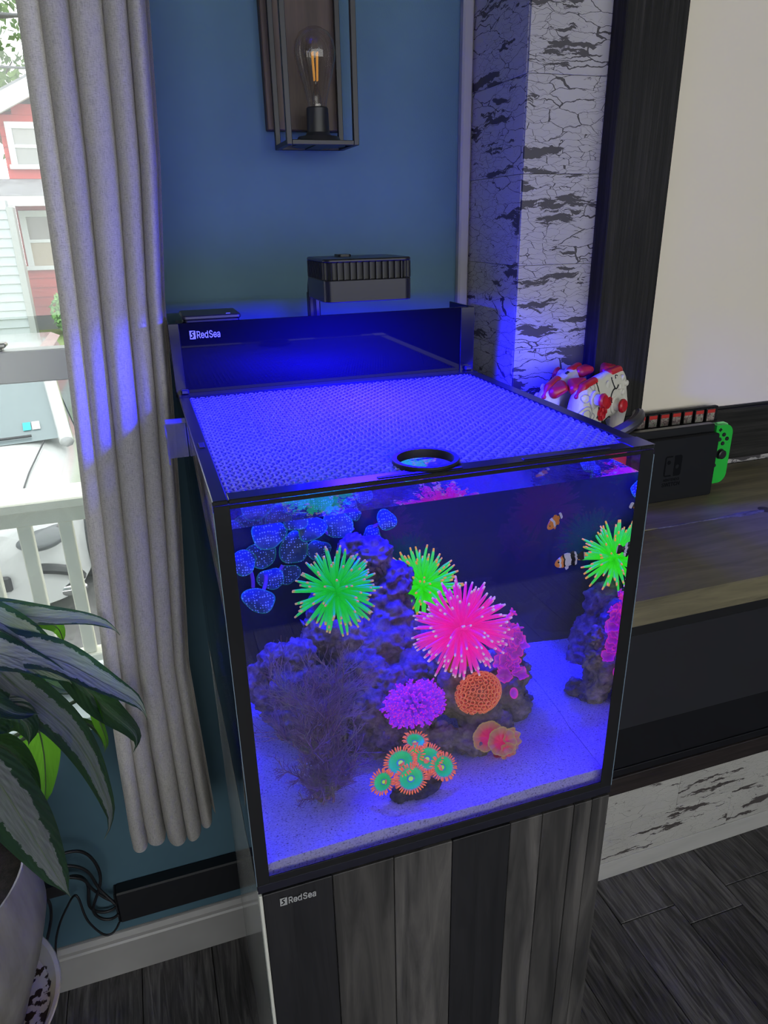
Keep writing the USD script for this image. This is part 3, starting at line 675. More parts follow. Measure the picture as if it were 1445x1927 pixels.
for k, (x, y, z, r) in enumerate(discs):
    g = np.random.default_rng(100 + k)
    ph = g.uniform(0, 6.28, 4)
    e = g.uniform(0.82, 1.0)
    tilt = np.array([g.uniform(-0.25, 0.25), -1.0, g.uniform(0.1, 0.55)])

    def fn(u, v, r=r, ph=ph, e=e):
        a = 2 * np.pi * v
        rr = r * u * (1 + 0.10 * np.sin(2 * a + ph[0]) + 0.07 * np.sin(3 * a + ph[1]) + 0.03 * np.sin(5 * a + ph[2]))
        return np.c_[rr * np.cos(a) * e, rr * np.sin(a), 0.0022 * np.sin(3 * a + ph[3]) * u ** 2 - 0.004 * u ** 2]
    m, u, v = grid(fn, 9, 33)
    m2 = m.copy()
    m2.vertices = np.array(m.vertices) - [0, 0, 0.0012]
    m2.invert()
    both = trimesh.Trimesh(np.vstack([m.vertices, m2.vertices]), np.vstack([m.faces, m2.faces + len(m.vertices)]), process=False)
    obj("disc", turn(both, tilt, (x, y, z)), disc_mat, dc, prim={"rim": np.r_[u, u]})
    yb = 0.399
    if k in (0, 2, 3, 4, 6, 7, 8, 11, 12):
        nx = {0: (0.10, -0.165), 2: (0.058, -0.225), 3: (0.135, -0.165), 4: (0.165, -0.165), 6: (0.20, -0.165), 7: (0.10, -0.20), 8: (0.075, -0.205), 11: (0.20, -0.21), 12: (0.228, -0.165)}[k]
        obj("stem", tube(spline([(x, y + 0.004, z), ((x + nx[0]) / 2 + 0.004, y + 0.010, (z + nx[1]) / 2), (nx[0], min(yb, y + 0.012), nx[1])], 8), 0.0026, 6), stem_mat, dc)

# feathery bush
bush_mat = noisy("feathery_bush", [(0.3, (0.17, 0.07, 0.14)), (0.5, (0.30, 0.15, 0.22)), (0.7, (0.30, 0.27, 0.15))], (26, 26, 26), detail=2, rough=0.7)
bt = thing("feathery_bush", "feathery purple grey branching sea bush on the sand at front left", "plant", (0.0965, 0.105, -0.421))
g = np.random.default_rng(12)
base = np.array([0.0965, 0.105, -0.423])


def twigs(p, d, L, r, depth, out, g):
    n = 5
    pts = [p]
    dd = d.copy()
    for i in range(n):
        dd = dd + g.normal(0, 0.10, 3) + np.array([0, 0, 0.05])
        dd /= np.linalg.norm(dd)
        pts.append(pts[-1] + dd * L / n)
    pts = np.array(pts)
    out.append(tube(pts, np.linspace(r, r * 0.6, n + 1), 4 if depth < 2 else 3, cap=False))
    if depth < 3:
        for i in range({0: 8, 1: 9, 2: 6}[depth]):
            k = g.integers(1, n + 1)
            q = g.normal(0, 1, 3)
            q -= dd * (q @ dd)
            q /= np.linalg.norm(q)
            nd = dd * g.uniform(0.55, 0.9) + q * g.uniform(0.45, 0.8)
            nd /= np.linalg.norm(nd)
            twigs(pts[k], nd, L * g.uniform(0.42, 0.62), r * 0.58, depth + 1, out, g)


for k, (tx, ty, tz) in enumerate([(0.082, 0.15, -0.262), (0.108, 0.14, -0.272), (0.062, 0.10, -0.305), (0.128, 0.12, -0.31), (0.050, 0.09, -0.355), (0.098, 0.075, -0.33), (0.140, 0.115, -0.335), (0.075, 0.075, -0.36), (0.072, 0.13, -0.28), (0.115, 0.155, -0.295), (0.135, 0.09, -0.37)]):
    tgt = np.array([tx, ty, tz])
    st = base + g.uniform(-1, 1, 3) * [0.010, 0.008, 0]
    d = tgt - st
    L = np.linalg.norm(d)
    out = []
    twigs(st, d / L, L * 0.72, 0.0019, 0, out, g)
    obj("branch", cat(*out), bush_mat, bt, smooth=True)

# violet bushy coral
violet = glowing("violet_coral", [(0.0, (0.10, 0.004, 0.55)), (0.6, (0.24, 0.006, 1.10)), (0.85, (0.36, 0.008, 1.10)), (1.0, (0.72, 0.02, 0.75))], 0.55, "tip")
vc = thing("bushy_coral", "bushy violet coral with pink tips on the front rock", "coral", (0.2189, 0.135, -0.330))
g = np.random.default_rng(21)
VC, VR = np.array([0.2190, 0.142, -0.3290]), np.array([0.0410, 0.0260, 0.0310])
for k in range(120):
    cz = 1 - 1.12 * (k + 0.5) / 120
    s_, a_ = math.sqrt(1 - cz * cz), np.pi * (3 - np.sqrt(5)) * k
    f_ = np.array([0.05, -0.86, 0.50])
    e1 = np.cross(f_, [0, 0, 1.0])
    e1 /= np.linalg.norm(e1)
    e2 = np.cross(e1, f_)
    d = f_ / np.linalg.norm(f_) * cz + s_ * (math.cos(a_) * e1 + math.sin(a_) * e2)
    p0, p1 = VC + d * VR * 0.55, VC + d * VR * g.uniform(0.86, 1.08)
    ms, tips = [tube(np.linspace(p0, p1, 4), np.linspace(0.0030, 0.0022, 4), 5)], [np.r_[np.repeat([0, 0.25, 0.5, 0.7], 5), 0, 0.8]]
    for j in range(6):
        q = p0 + (p1 - p0) * g.uniform(0.6, 1.0)
        e = g.normal(0, 1, 3) + d * 0.8
        e /= np.linalg.norm(e)
        ms.append(tube([q, q + e * 0.0026, q + e * 0.0042], [0.0014, 0.0014, 0.0008], 5))
        tips.append(np.r_[np.repeat([0.4, 0.75, 1.0], 5), 0.4, 1.0])
    obj("branch", cat(*ms), violet, vc, prim={"tip": np.concatenate(tips)})

# orange honeycomb coral
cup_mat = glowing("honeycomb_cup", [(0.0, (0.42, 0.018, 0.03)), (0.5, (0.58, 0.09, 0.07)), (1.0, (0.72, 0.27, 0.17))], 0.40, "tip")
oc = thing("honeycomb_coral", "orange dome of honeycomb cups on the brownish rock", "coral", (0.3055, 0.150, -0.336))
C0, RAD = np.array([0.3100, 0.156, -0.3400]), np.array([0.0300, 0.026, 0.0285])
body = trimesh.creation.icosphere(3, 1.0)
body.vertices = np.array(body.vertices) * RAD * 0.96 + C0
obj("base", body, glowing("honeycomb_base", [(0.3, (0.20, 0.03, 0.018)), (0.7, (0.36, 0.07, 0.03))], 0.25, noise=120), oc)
gold, n = np.pi * (3 - np.sqrt(5)), 190
for k in range(n):
    z = 1 - 2 * (k + 0.5) / n
    s = math.sqrt(1 - z * z)
    d = np.array([s * math.cos(gold * k), s * math.sin(gold * k), z])
    if d[1] > 0.25 or d[2] < -0.80:
        continue
    nn = d / RAD
    nn /= np.linalg.norm(nn)
    rr = 0.0034 * (0.75 + 0.35 * rng.random())
    prof = [(rr * 0.55, -0.0020), (rr * 0.60, 0.0003), (rr * 0.80, 0.0016), (rr, 0.0018), (rr * 1.08, 0.0008), (rr * 1.1, -0.0012)]
    m = lathe(prof, 9)
    obj("cup", turn(m, nn, C0 + d * RAD), cup_mat, oc, prim={"tip": np.repeat([0, 0.1, 0.7, 1.0, 0.7, 0.4], 9)})

# leafy pink coral and its knobby arms
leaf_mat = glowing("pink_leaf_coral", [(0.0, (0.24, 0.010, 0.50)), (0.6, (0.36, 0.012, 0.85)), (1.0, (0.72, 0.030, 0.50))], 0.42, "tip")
lc = thing("leafy_coral", "leafy pink violet coral at the right end of the rocks", "coral", (0.3700, 0.19, -0.335))
g = np.random.default_rng(31)
for k in range(20):
    z = -0.335 + 0.062 * (k / 19) + g.uniform(-0.004, 0.004)
    c = np.array([0.3640 + g.uniform(-0.014, 0.011) * (1 - 0.3 * k / 19) + 0.004 * k / 19, 0.182 + g.uniform(-0.012, 0.008), z])
    d = np.array([g.uniform(-0.9, 0.9), -0.8, g.uniform(-0.2, 0.9)])
    r, ph = g.uniform(0.0085, 0.0135), g.uniform(0, 6.28)

    def fn(u, v, r=r, ph=ph):
        a = 2 * np.pi * v
        rr = r * u * (1 + 0.13 * np.sin(5 * a + ph) + 0.08 * np.sin(9 * a))
        return np.c_[rr * np.cos(a), rr * np.sin(a) * 0.85, u ** 2 * (0.0045 + 0.0020 * np.sin(4 * a + ph))]
    m, u, v = grid(fn, 6, 26)
    obj("leaf", turn(m, d, c), leaf_mat, lc, prim={"tip": u ** 3})
for path in ([(0.340, 0.19, -0.285), (0.352, 0.184, -0.262), (0.359, 0.18, -0.247), (0.364, 0.18, -0.242)], [(0.345, 0.19, -0.300), (0.357, 0.184, -0.280), (0.366, 0.18, -0.268), (0.373, 0.18, -0.266)], [(0.335, 0.19, -0.29), (0.347, 0.185, -0.278), (0.354, 0.182, -0.270), (0.360, 0.18, -0.262)]):
    p = spline(path, 9)
    ms, tips = [tube(p, np.linspace(0.0055, 0.0030, 9), 7)], [np.r_[np.repeat(np.linspace(0.2, 1, 9), 7), 0, 1]]
    for j in range(16):
        q = p[g.integers(1, 9)]
        e = g.normal(0, 1, 3)
        e /= np.linalg.norm(e)
        ms.append(tube([q, q + e * 0.0055, q + e * 0.0075], [0.0018, 0.0016, 0.0006], 5))
        tips.append(np.r_[np.repeat([0.3, 0.8, 1.0], 5), 0.3, 1.0])
    obj("arm", cat(*ms), leaf_mat, lc, prim={"tip": np.concatenate(tips)})
dot, u, v = grid(lambda u, v: np.c_[0.0085 * u * np.cos(6.2832 * v), 0.0065 * u * np.sin(6.2832 * v), 0.003 * u ** 2], 6, 20)
obj("button_polyp", turn(dot, (0.2, -1, 0.3), (0.3630, 0.166, -0.3565)), leaf_mat, lc, prim={"tip": u})

# pink ruffled flower coral
ruf_mat = glowing("ruffled_flower", [(0.0, (0.72, 0.004, 0.10)), (0.45, (0.58, 0.012, 0.13)), (0.62, (0.42, 0.10, 0.12)), (0.9, (0.34, 0.16, 0.14)), (1.0, (0.38, 0.30, 0.10))], 0.36, "tip")
fc = thing("flower_coral", "small pink ruffled flower coral on the sand beside the right rocks", "coral", (0.3240, 0.10, -0.418))
for c, r, d, ph in (((0.3120, 0.116, -0.3890), 0.0205, (-0.25, -0.8, 0.6), 0.4), ((0.3250, 0.099, -0.3925), 0.0200, (0.05, -0.85, 0.55), 1.3), ((0.3385, 0.104, -0.3945), 0.0155, (0.45, -0.8, 0.5), 2.0), ((0.3305, 0.092, -0.4040), 0.0120, (0.1, -0.95, 0.3), 0.2)):
    def fn(u, v, r=r, ph=ph):
        a = 2 * np.pi * v
        rr = r * u * (1 + 0.07 * np.abs(np.sin(4 * a + ph)) + 0.015 * np.sin(30 * a))
        return np.c_[rr * np.cos(a), rr * np.sin(a) * 0.92, u ** 1.6 * 0.006 + u ** 2 * 0.0022 * np.sin(8 * a + ph + 1) + 0.00035 * u * np.sin(44 * a)]
    m, u, v = grid(fn, 9, 89)
    obj("ruffle", turn(m, d, c), ruf_mat, fc, prim={"tip": u})
obj("foot", tube([(0.3255, 0.106, -0.395), (0.3262, 0.103, -0.408), (0.3270, 0.101, -0.4205)], [0.006, 0.0095, 0.0115], 14), glowing("crimson_foot", [(0.35, (0.22, 0.006, 0.04)), (0.65, (0.45, 0.015, 0.09))], 0.2, noise=150), fc)

# green button polyps with orange fringe, on a black stone
disc_g = glowing("green_polyp_disc", [(0.0, (0.42, 0.80, 0.06)), (0.18, (0.36, 0.72, 0.06)), (0.21, (0.03, 0.20, 0.40)), (0.30, (0.02, 0.16, 0.50)), (0.33, (0.010, 0.44, 0.10)), (0.75, (0.010, 0.50, 0.19)), (0.92, (0.02, 0.40, 0.26)), (1.0, (0.06, 0.28, 0.34))], 0.50, "tip")
fr_mat = glowing("orange_fringe", [(0.0, (0.50, 0.09, 0.14)), (0.45, (0.72, 0.15, 0.06)), (1.0, (0.80, 0.17, 0.05))], 0.55, "tip")
pc = thing("polyp_colony", "colony of green button polyps with orange fringes on a small black stone", "coral", (0.199, 0.062, -0.422))
obj("stone", blob([(0.199, 0.066, -0.414, 0.017, (1.5, 1, 0.75)), (0.215, 0.068, -0.412, 0.015, (1.3, 1, 0.8)), (0.183, 0.066, -0.413, 0.014), (0.200, 0.074, -0.398, 0.017)], 0.004, 0.005, 90, 8), noisy("black_stone", [(0.3, (0.015, 0.013, 0.018)), (0.7, (0.07, 0.06, 0.08))], (80, 80, 80), rough=0.9, bump=0.4), pc, smooth=True)
for k, (x, y, z, r, d) in enumerate([(0.1844, 0.072, -0.3705, 0.0160, (-0.28, -0.72, 0.72)), (0.2195, 0.078, -0.3785, 0.0160, (0.18, -0.70, 0.72)), (0.2365, 0.068, -0.3905, 0.0155, (0.40, -0.74, 0.60)), (0.1925, 0.053, -0.3865, 0.0158, (-0.02, -0.80, 0.62)), (0.1610, 0.063, -0.3870, 0.0125, (-0.62, -0.62, 0.50)), (0.2085, 0.097, -0.3600, 0.0125, (0.20, -0.40, 0.95)), (0.2030, 0.083, -0.3700, 0.0090, (0.05, -0.85, 0.35))]):
    def fn(u, v, r=r):
        a = 2 * np.pi * v
        return np.c_[r * u * np.cos(a), r * u * np.sin(a), 0.0035 * u ** 2 + 0.0004 * np.sin(26 * a) * u ** 2]
    m, u, v = grid(fn, 14, 79)
    T = trimesh.geometry.align_vectors([0, 0, 1], np.array(d) / np.linalg.norm(d))[:3, :3]
    p = np.array([x, y, z])
    pl = obj("polyp", (np.array(m.vertices) @ T.T + p, m.faces), disc_g, pc, prim={"tip": u})
    ms, tips = [], []
    nt = int(34 * r / 0.0158)
    for j in range(nt):
        a = 2 * np.pi * (j + 0.3 * rng.random()) / nt
        up = 0.0032 + (0.0012 if j % 2 else -0.0008)
        e = np.array([math.cos(a), math.sin(a), 0])
        q = np.array([e * r * 0.90 + [0, 0, 0.003], e * (r + 0.0026) + [0, 0, up + 0.0006], e * (r + 0.0050 * (0.85 + 0.3 * rng.random())) + [0, 0, up]]) @ T.T + p
        ms.append(tube(q, [0.0009, 0.00125, 0.0006], 5))
        tips.append(np.r_[np.repeat([0, 0.6, 1.0], 5), 0, 1])
    obj("fringe", cat(*ms), fr_mat, pl, prim={"tip": np.concatenate(tips)})
    obj("column", tube([p - T @ np.array([0, 0, 0.001]), p * 0.5 + np.array([0.2, 0.072, -0.402]) * 0.5, (0.2 + (x - 0.2) * 0.5, 0.072, -0.408)], [0.005, 0.0042, 0.005], 8), fr_mat, pl, prim={"tip": np.r_[np.repeat([0.2, 0.1, 0.0], 8), 0, 0]})


# clownfish
def fish(label, head, tail, up, scheme, squeeze=0.36):
    head, tail = np.array(head), np.array(tail)
    ax = tail - head
    L = np.linalg.norm(ax)
    ax /= L
    up = np.array(up, float)
    up -= ax * (up @ ax)
    up /= np.linalg.norm(up)
    sd = np.cross(ax, up)
    t = thing("clownfish", label, "fish", (head + tail) / 2)
    s = np.array([0, 0.03, 0.09, 0.18, 0.3, 0.42, 0.54, 0.64, 0.72, 0.78, 0.82])
    hh = np.array([0.004, 0.075, 0.125, 0.17, 0.20, 0.205, 0.185, 0.15, 0.115, 0.09, 0.08]) * L
    nA = 16
    ang = np.arange(nA) * 2 * np.pi / nA
    v, f, along, high = [], [], [], []
    for i, (a, h) in enumerate(zip(s, hh)):
        c = head + ax * a * L + up * 0.01 * L * math.sin(3 * a)
        for g_ in ang:
            v.append(c + up * h * math.sin(g_) + sd * h * squeeze * math.cos(g_))
            along.append(a + 0.018 * math.sin(5 * g_ + 9 * a))
    for i in range(len(s) - 1):
        for j in range(nA):
            k = (j + 1) % nA
            f += [(i * nA + j, i * nA + k, (i + 1) * nA + k), (i * nA + j, (i + 1) * nA + k, (i + 1) * nA + j)]
    obj("body", (np.array(v), np.array(f)), scheme, t, prim={"tip": along})

    def fin(poly, th=0.0010, name="fin", val=0.9):
        from shapely.geometry import Polygon
        m = trimesh.creation.extrude_polygon(Polygon(poly), th, engine="earcut")
        q = np.array(m.vertices)
        w = head + np.outer(q[:, 0] * L, ax) + np.outer(q[:, 1] * L, up) + np.outer(q[:, 2] - th / 2, sd)
        obj(name, (w, m.faces), scheme, t, prim={"tip": np.full(len(w), val) if val else q[:, 0]})
    fin([(0.80, 0.075), (0.88, 0.14), (0.96, 0.14), (1.0, 0.08), (1.0, -0.08), (0.96, -0.13), (0.88, -0.13), (0.80, -0.075)], name="tail_fin", val=None)
    fin([(0.22, 0.15), (0.30, 0.24), (0.44, 0.235), (0.52, 0.205), (0.62, 0.245), (0.72, 0.19), (0.74, 0.10), (0.4, 0.16)], name="dorsal_fin", val=None)
    fin([(0.55, -0.15), (0.62, -0.24), (0.72, -0.20), (0.74, -0.10)], name="anal_fin", val=None)
    fin([(0.32, -0.17), (0.36, -0.28), (0.44, -0.25), (0.45, -0.17)], name="pelvic_fin", val=0.16)
    for q in (1, -1):
        e = trimesh.creation.icosphere(2, 0.028 * L)
        obj("eye", turn(e, (0, 0, 1), head + ax * 0.115 * L + up * 0.045 * L + sd * q * 0.125 * L * squeeze * 0.95), plain("fish_eye", (0.004, 0.004, 0.005), 0.1), t)
    return t


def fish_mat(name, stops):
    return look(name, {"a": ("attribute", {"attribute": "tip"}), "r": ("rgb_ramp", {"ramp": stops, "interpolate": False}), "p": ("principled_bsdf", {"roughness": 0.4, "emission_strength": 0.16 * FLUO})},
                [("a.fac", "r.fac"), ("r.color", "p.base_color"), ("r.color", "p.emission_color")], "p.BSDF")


O, Wt, K = (0.62, 0.20, 0.03), (0.55, 0.52, 0.62), (0.006, 0.005, 0.008)
fish("black and white clownfish with an orange nose beside the mirrored green coral", (0.3795, 0.085, -0.1485), (0.4200, 0.088, -0.1435), (0.1, 0.05, 1), fish_mat("storm_clownfish", [(0, O), (0.13, Wt), (0.20, O), (0.27, K), (0.32, Wt), (0.52, K), (0.66, Wt), (0.74, K), (0.97, Wt)]))
fish("small orange and white clownfish swimming just below the surface", (0.3725, 0.098, -0.1060), (0.3960, 0.112, -0.0955), (-0.25, 0.1, 1), fish_mat("orange_clownfish", [(0, O), (0.30, Wt), (0.42, O), (0.60, O), (0.80, K), (0.86, Wt)]), 0.5)

# ================================================================== LAMP AND THINGS ON THE TANK
lamp_black = plain("lamp_black", (0.013, 0.013, 0.016), 0.30, specular_ior_level=0.28)
lp = thing("aquarium_lamp", "black finned aquarium lamp on a curved arm over the net lid", "lamp", (0.224, 0.30, 0.136))
AX0, AX1, AY0, AY1 = 0.170, 0.2775, 0.2485, 0.345
hollow = manifold3d.Manifold(manifold3d.Mesh(np.array(rbox(AX0, AX1, AY0, AY1, 0.1362, 0.1612, 0.0105, bev=0.001).vertices, np.float32), np.array(rbox(AX0, AX1, AY0, AY1, 0.1362, 0.1612, 0.0105, bev=0.001).faces, np.uint32)))
hollow -= manifold3d.Manifold.cube([AX1 - AX0 - 0.010, AY1 - AY0 - 0.010, 0.0148]).translate([AX0 + 0.005, AY0 + 0.005, 0.1352])
obj("body", hollow, lamp_black, lp)
obj("core", rbox(AX0 + 0.006, AX1 - 0.006, AY0 + 0.006, AY1 - 0.006, 0.1613, 0.1800, 0.008), plain("lamp_core", (0.008, 0.008, 0.010), 0.5), lp)
obj("top_cover", rbox(AX0, AX1, AY0, AY1, 0.1802, 0.1842, 0.0105, bev=0.0012), lamp_black, lp)
ribs = [(x, AY0 + 0.001, 0) for x in np.linspace(AX0 + 0.016, AX1 - 0.014, 11)] + [(x, AY1 - 0.001, 0) for x in np.linspace(AX0 + 0.016, AX1 - 0.014, 11)]
for x, y, _ in ribs:
    obj("fin", box(x - 0.0005, x + 0.0005, y - 0.001 if y < 0.3 else y - 0.005, y + 0.005 if y < 0.3 else y + 0.001, 0.1613, 0.1801), lamp_black, lp, smooth=False)
for y in np.linspace(AY0 + 0.014, AY1 - 0.014, 11):
    for x in (AX0, AX1):
        obj("fin", box(x - 0.000 if x < 0.2 else x - 0.006, x + 0.006 if x < 0.2 else x, y - 0.0005, y + 0.0005, 0.1613, 0.1801), lamp_black, lp, smooth=False)
for cx, cy, a0 in ((AX1 - 0.0105, AY1 - 0.0105, 0), (AX0 + 0.0105, AY1 - 0.0105, 90), (AX0 + 0.0105, AY0 + 0.0105, 180), (AX1 - 0.0105, AY0 + 0.0105, 270)):
    for q in (15, 45, 75):
        a = math.radians(a0 + q)
        obj("fin", rod((cx + 0.0098 * math.cos(a), cy + 0.0098 * math.sin(a), 0.1613), (cx + 0.0098 * math.cos(a), cy + 0.0098 * math.sin(a), 0.1801), 0.0008, 6), lamp_black, lp)
obj("button", rbox(0.203, 0.219, 0.305, 0.330, 0.1843, 0.1868, 0.004), lamp_black, lp)
obj("arm", tube(spline([(0.2115, 0.486, -0.02), (0.2100, 0.490, 0.06), (0.2095, 0.492, 0.110), (0.2090, 0.486, 0.140), (0.2080, 0.462, 0.157), (0.2080, 0.420, 0.1615), (0.2080, 0.340, 0.1615)], 40), 0.0062, 10), lamp_black, lp)
obj("arm_band", cat(box(0.2035, 0.2230, 0.4940, 0.5000, -0.02, 0.1300, 0.002)), lamp_black, lp)
obj("lens_panel", rbox(AX0 + 0.008, AX1 - 0.008, AY0 + 0.008, AY1 - 0.008, 0.1440, 0.1449, 0.006), plain("lens_panel_blue", (0.02, 0.02, 0.05), 0.1, emission_color=LAMP_COLOR, emission_strength=1.5), lp, smooth=False)
rl = UsdLux.RectLight.Define(stage, lp.path + "/led_light")
rl.CreateWidthAttr(0.085)
rl.CreateHeightAttr(0.075)
rl.CreateIntensityAttr(LAMP_RADIANCE)
rl.CreateColorAttr(Gf.Vec3f(*LAMP_COLOR))
rl.AddTranslateOp().Set(Gf.Vec3d(0.2237 - 0.224, 0.2968 - 0.30, 0.1435 - 0.136))

fb = thing("controller_box", "flat black box standing behind the hood at its left end", "box", (0.058, 0.49, 0.0))
obj("case", rbox(0.0215, 0.0960, 0.455, 0.528, 0.0001, 0.1025, 0.004, bev=0.001), matt_black, fb)
obj("cover", rbox(0.0190, 0.0985, 0.452, 0.5295, 0.1026, 0.1085, 0.005, bev=0.0015), plain("cover_black", (0.016, 0.016, 0.018), 0.4), fb)
obj("hinge", rod((0.078, 0.456, 0.1090), (0.084, 0.456, 0.1090), 0.0009, 6), plain("hinge_grey", (0.25, 0.25, 0.25), 0.3), fb)
obj("side_lug", rbox(0.0105, 0.0189, 0.470, 0.500, 0.0001, 0.0980, 0.003), matt_black, fb)

# ================================================================== WALL LAMP
sc = thing("wall_sconce", "open black cage wall lamp with a clear filament bulb on a dark wood plate", "wall lamp", (0.241, 0.56, 0.324))
cage_mat = plain("cage_black", (0.012, 0.012, 0.014), 0.45)
plate_wood = noisy("sconce_wood", [(0.3, (0.040, 0.026, 0.020)), (0.7, (0.085, 0.055, 0.042))], (70, 70, 6), detail=6, rough=0.6, bump=0.25)
obj("back_plate", box(0.1810, 0.2945, 0.5960, 0.6149, 0.3515, 0.80, 0.0015), plate_wood, sc, smooth=False)
bw = 0.0038
cx0, cx1, cy0, cy1, cz0, cz1 = 0.1930, 0.2895, 0.5075, 0.5880, 0.3245, 0.66
for x in (cx0, cx1):
    for y in (cy0, cy1):
        obj("upright", box(x - bw, x + bw, y - bw, y + bw, cz0, cz1, 0.0006), cage_mat, sc, smooth=False)
for z in (cz0, cz1):
    for y in (cy0, cy1):
        obj("crossbar", box(cx0 + bw, cx1 - bw, y - bw, y + bw, z, z + 0.0062, 0.0006), cage_mat, sc, smooth=False)
    for x in (cx0, cx1):
        obj("crossbar", box(x - bw, x + bw, cy0 + bw, cy1 - bw, z, z + 0.0062, 0.0006), cage_mat, sc, smooth=False)
bcx, bcy = 0.2450, 0.5470
obj("base_disc", lathe([(0.0001, 0.3262), (0.0385, 0.3262), (0.0385, 0.3300), (0.0330, 0.3315), (0.0300, 0.3370), (0.0290, 0.3385), (0.0001, 0.3385)], 40, (bcx, bcy, 0)), cage_mat, sc)
obj("bracket", box(bcx - 0.012, bcx + 0.012, cy0, 0.5965, 0.3250, 0.3263), cage_mat, sc, smooth=False)
obj("wall_arm", box(bcx - 0.010, bcx + 0.010, bcy + 0.03, 0.5962, 0.640, 0.655, 0.001), cage_mat, sc, smooth=False)
obj("socket", lathe([(0.0001, 0.3386), (0.0200, 0.3386), (0.0160, 0.3440), (0.0155, 0.3745), (0.0145, 0.3760), (0.0001, 0.3760)], 28, (bcx, bcy, 0)), cage_mat, sc)
bulb_glass = pane("bulb_glass", (0.93, 0.92, 0.90), 1.5, gloss=(1, 0.97, 0.93))
bl = obj("bulb", lathe([(0.0135, 0.3762), (0.0145, 0.3840), (0.0185, 0.4000), (0.0240, 0.4180), (0.0280, 0.4340), (0.0290, 0.4440), (0.0272, 0.4560), (0.0210, 0.4665), (0.0110, 0.4725), (0.0040, 0.4742), (0.0001, 0.4748)], 40, (bcx, bcy, 0)), bulb_glass, sc, smooth=True)
obj("stem", lathe([(0.0070, 0.3762), (0.0065, 0.3900), (0.0035, 0.3985), (0.0022, 0.4080), (0.0001, 0.4090)], 16, (bcx, bcy, 0)), pane("stem_glass", (0.80, 0.80, 0.80), 1.6), bl)
fil = plain("filament", (0.75, 0.34, 0.05), 0.5, emission_color=(1.0, 0.45, 0.08), emission_strength=0.22)
wire = plain("filament_wire", (0.5, 0.48, 0.45), 0.3, 0.8)
tops = []
for k in range(4):
    a = math.pi / 4 + k * math.pi / 2
    p0 = (bcx + 0.0030 * math.cos(a), bcy + 0.0030 * math.sin(a), 0.4090)
    p1 = (bcx + 0.0050 * math.cos(a), bcy + 0.0050 * math.sin(a), 0.4440)
    obj("filament", rod(p0, p1, 0.0010, 6), fil, bl)
    obj("support", tube([p1, (bcx + 0.007 * math.cos(a), bcy + 0.007 * math.sin(a), 0.449), (bcx + 0.0125 * math.cos(a), bcy + 0.0125 * math.sin(a), 0.4430)], 0.0004, 4), wire, bl)

# ================================================================== CURTAIN
def cur(u, v):
    z = 0.80 - (0.80 + 0.822) * v
    t = np.clip((0.50 - z) / 1.32, 0, 1)
    xl = np.interp(-z, [-0.80, -0.48, -0.14, 0.15, 0.43, 0.60, 0.78, 0.83], [-0.106, -0.116, -0.128, -0.145, -0.160, -0.167, -0.172, -0.171])
    xr = np.interp(-z, [-0.80, -0.48, -0.30, -0.13, 0.02, 0.21, 0.46, 0.83], [0.032, 0.027, 0.017, 0.0005, -0.0065, -0.018, -0.036, -0.027])
    ph = np.pi * (5.0 * u + 0.20 * np.sin(6.0 * u + 0.5) + 0.12) + 0.16 * t * np.sin(7 * u + 1) + 0.12 * np.sin(2.2 * z + 5 * u)
    bulge = np.abs(np.sin(ph)) ** 0.80
    x = xl + (xr - xl) * u - 0.0060 * np.sin(2 * ph) * (1 - u ** 6)
    y = 0.512 - 0.046 * bulge + 0.004 * np.sin(11 * u + 3 * z) + 0.003 * np.sin(31 * u + 5 * z) * t
    y += 0.003 * np.sin(24 * z + 9 * u) * np.exp(-((z + 0.76) / 0.07) ** 2)
    z = z + 0.010 * np.sin(6.5 * u + 1.0) * v ** 6 + 0.018 * u * v ** 6
    return np.c_[x, y, z]


cm, u, v = grid(cur, 300, 120)
back = cm.copy()
n = np.array(cm.vertex_normals)
cloth = look("linen_curtain", {"g": ("geometry", {}), "m1": ("mapping", {"scale": (260, 260, 1500)}), "m2": ("mapping", {"scale": (1500, 1500, 120)}), "n1": ("noise_texture", {"scale": 1.0, "detail": 2}), "n2": ("noise_texture", {"scale": 1.0, "detail": 2}),
                               "ad": ("math", {"math_type": "add"}), "r": ("rgb_ramp", {"ramp": [(0.30, (0.30, 0.28, 0.265)), (0.5, (0.50, 0.475, 0.445)), (0.7, (0.60, 0.57, 0.54))]}), "h": ("math", {"math_type": "multiply", "value2": 0.5}),
                               "b": ("bump", {"strength": 0.25, "distance": 0.0008}), "d": ("diffuse_bsdf", {}), "t": ("translucent_bsdf", {}), "x": ("mix_closure", {"fac": 0.32})},
             [("g.position", "m1.vector"), ("g.position", "m2.vector"), ("m1.vector", "n1.vector"), ("m2.vector", "n2.vector"), ("n1.fac", "ad.value1"), ("n2.fac", "ad.value2"), ("ad.value", "h.value1"), ("h.value", "r.fac"),
              ("r.color", "d.color"), ("r.color", "t.color"), ("h.value", "b.height"), ("b.normal", "d.normal"), ("d.BSDF", "x.closure1"), ("t.BSDF", "x.closure2")], "x.closure")
obj("curtain", cm, cloth, smooth=True, label="long pleated greyish linen curtain beside the window", category="curtain")

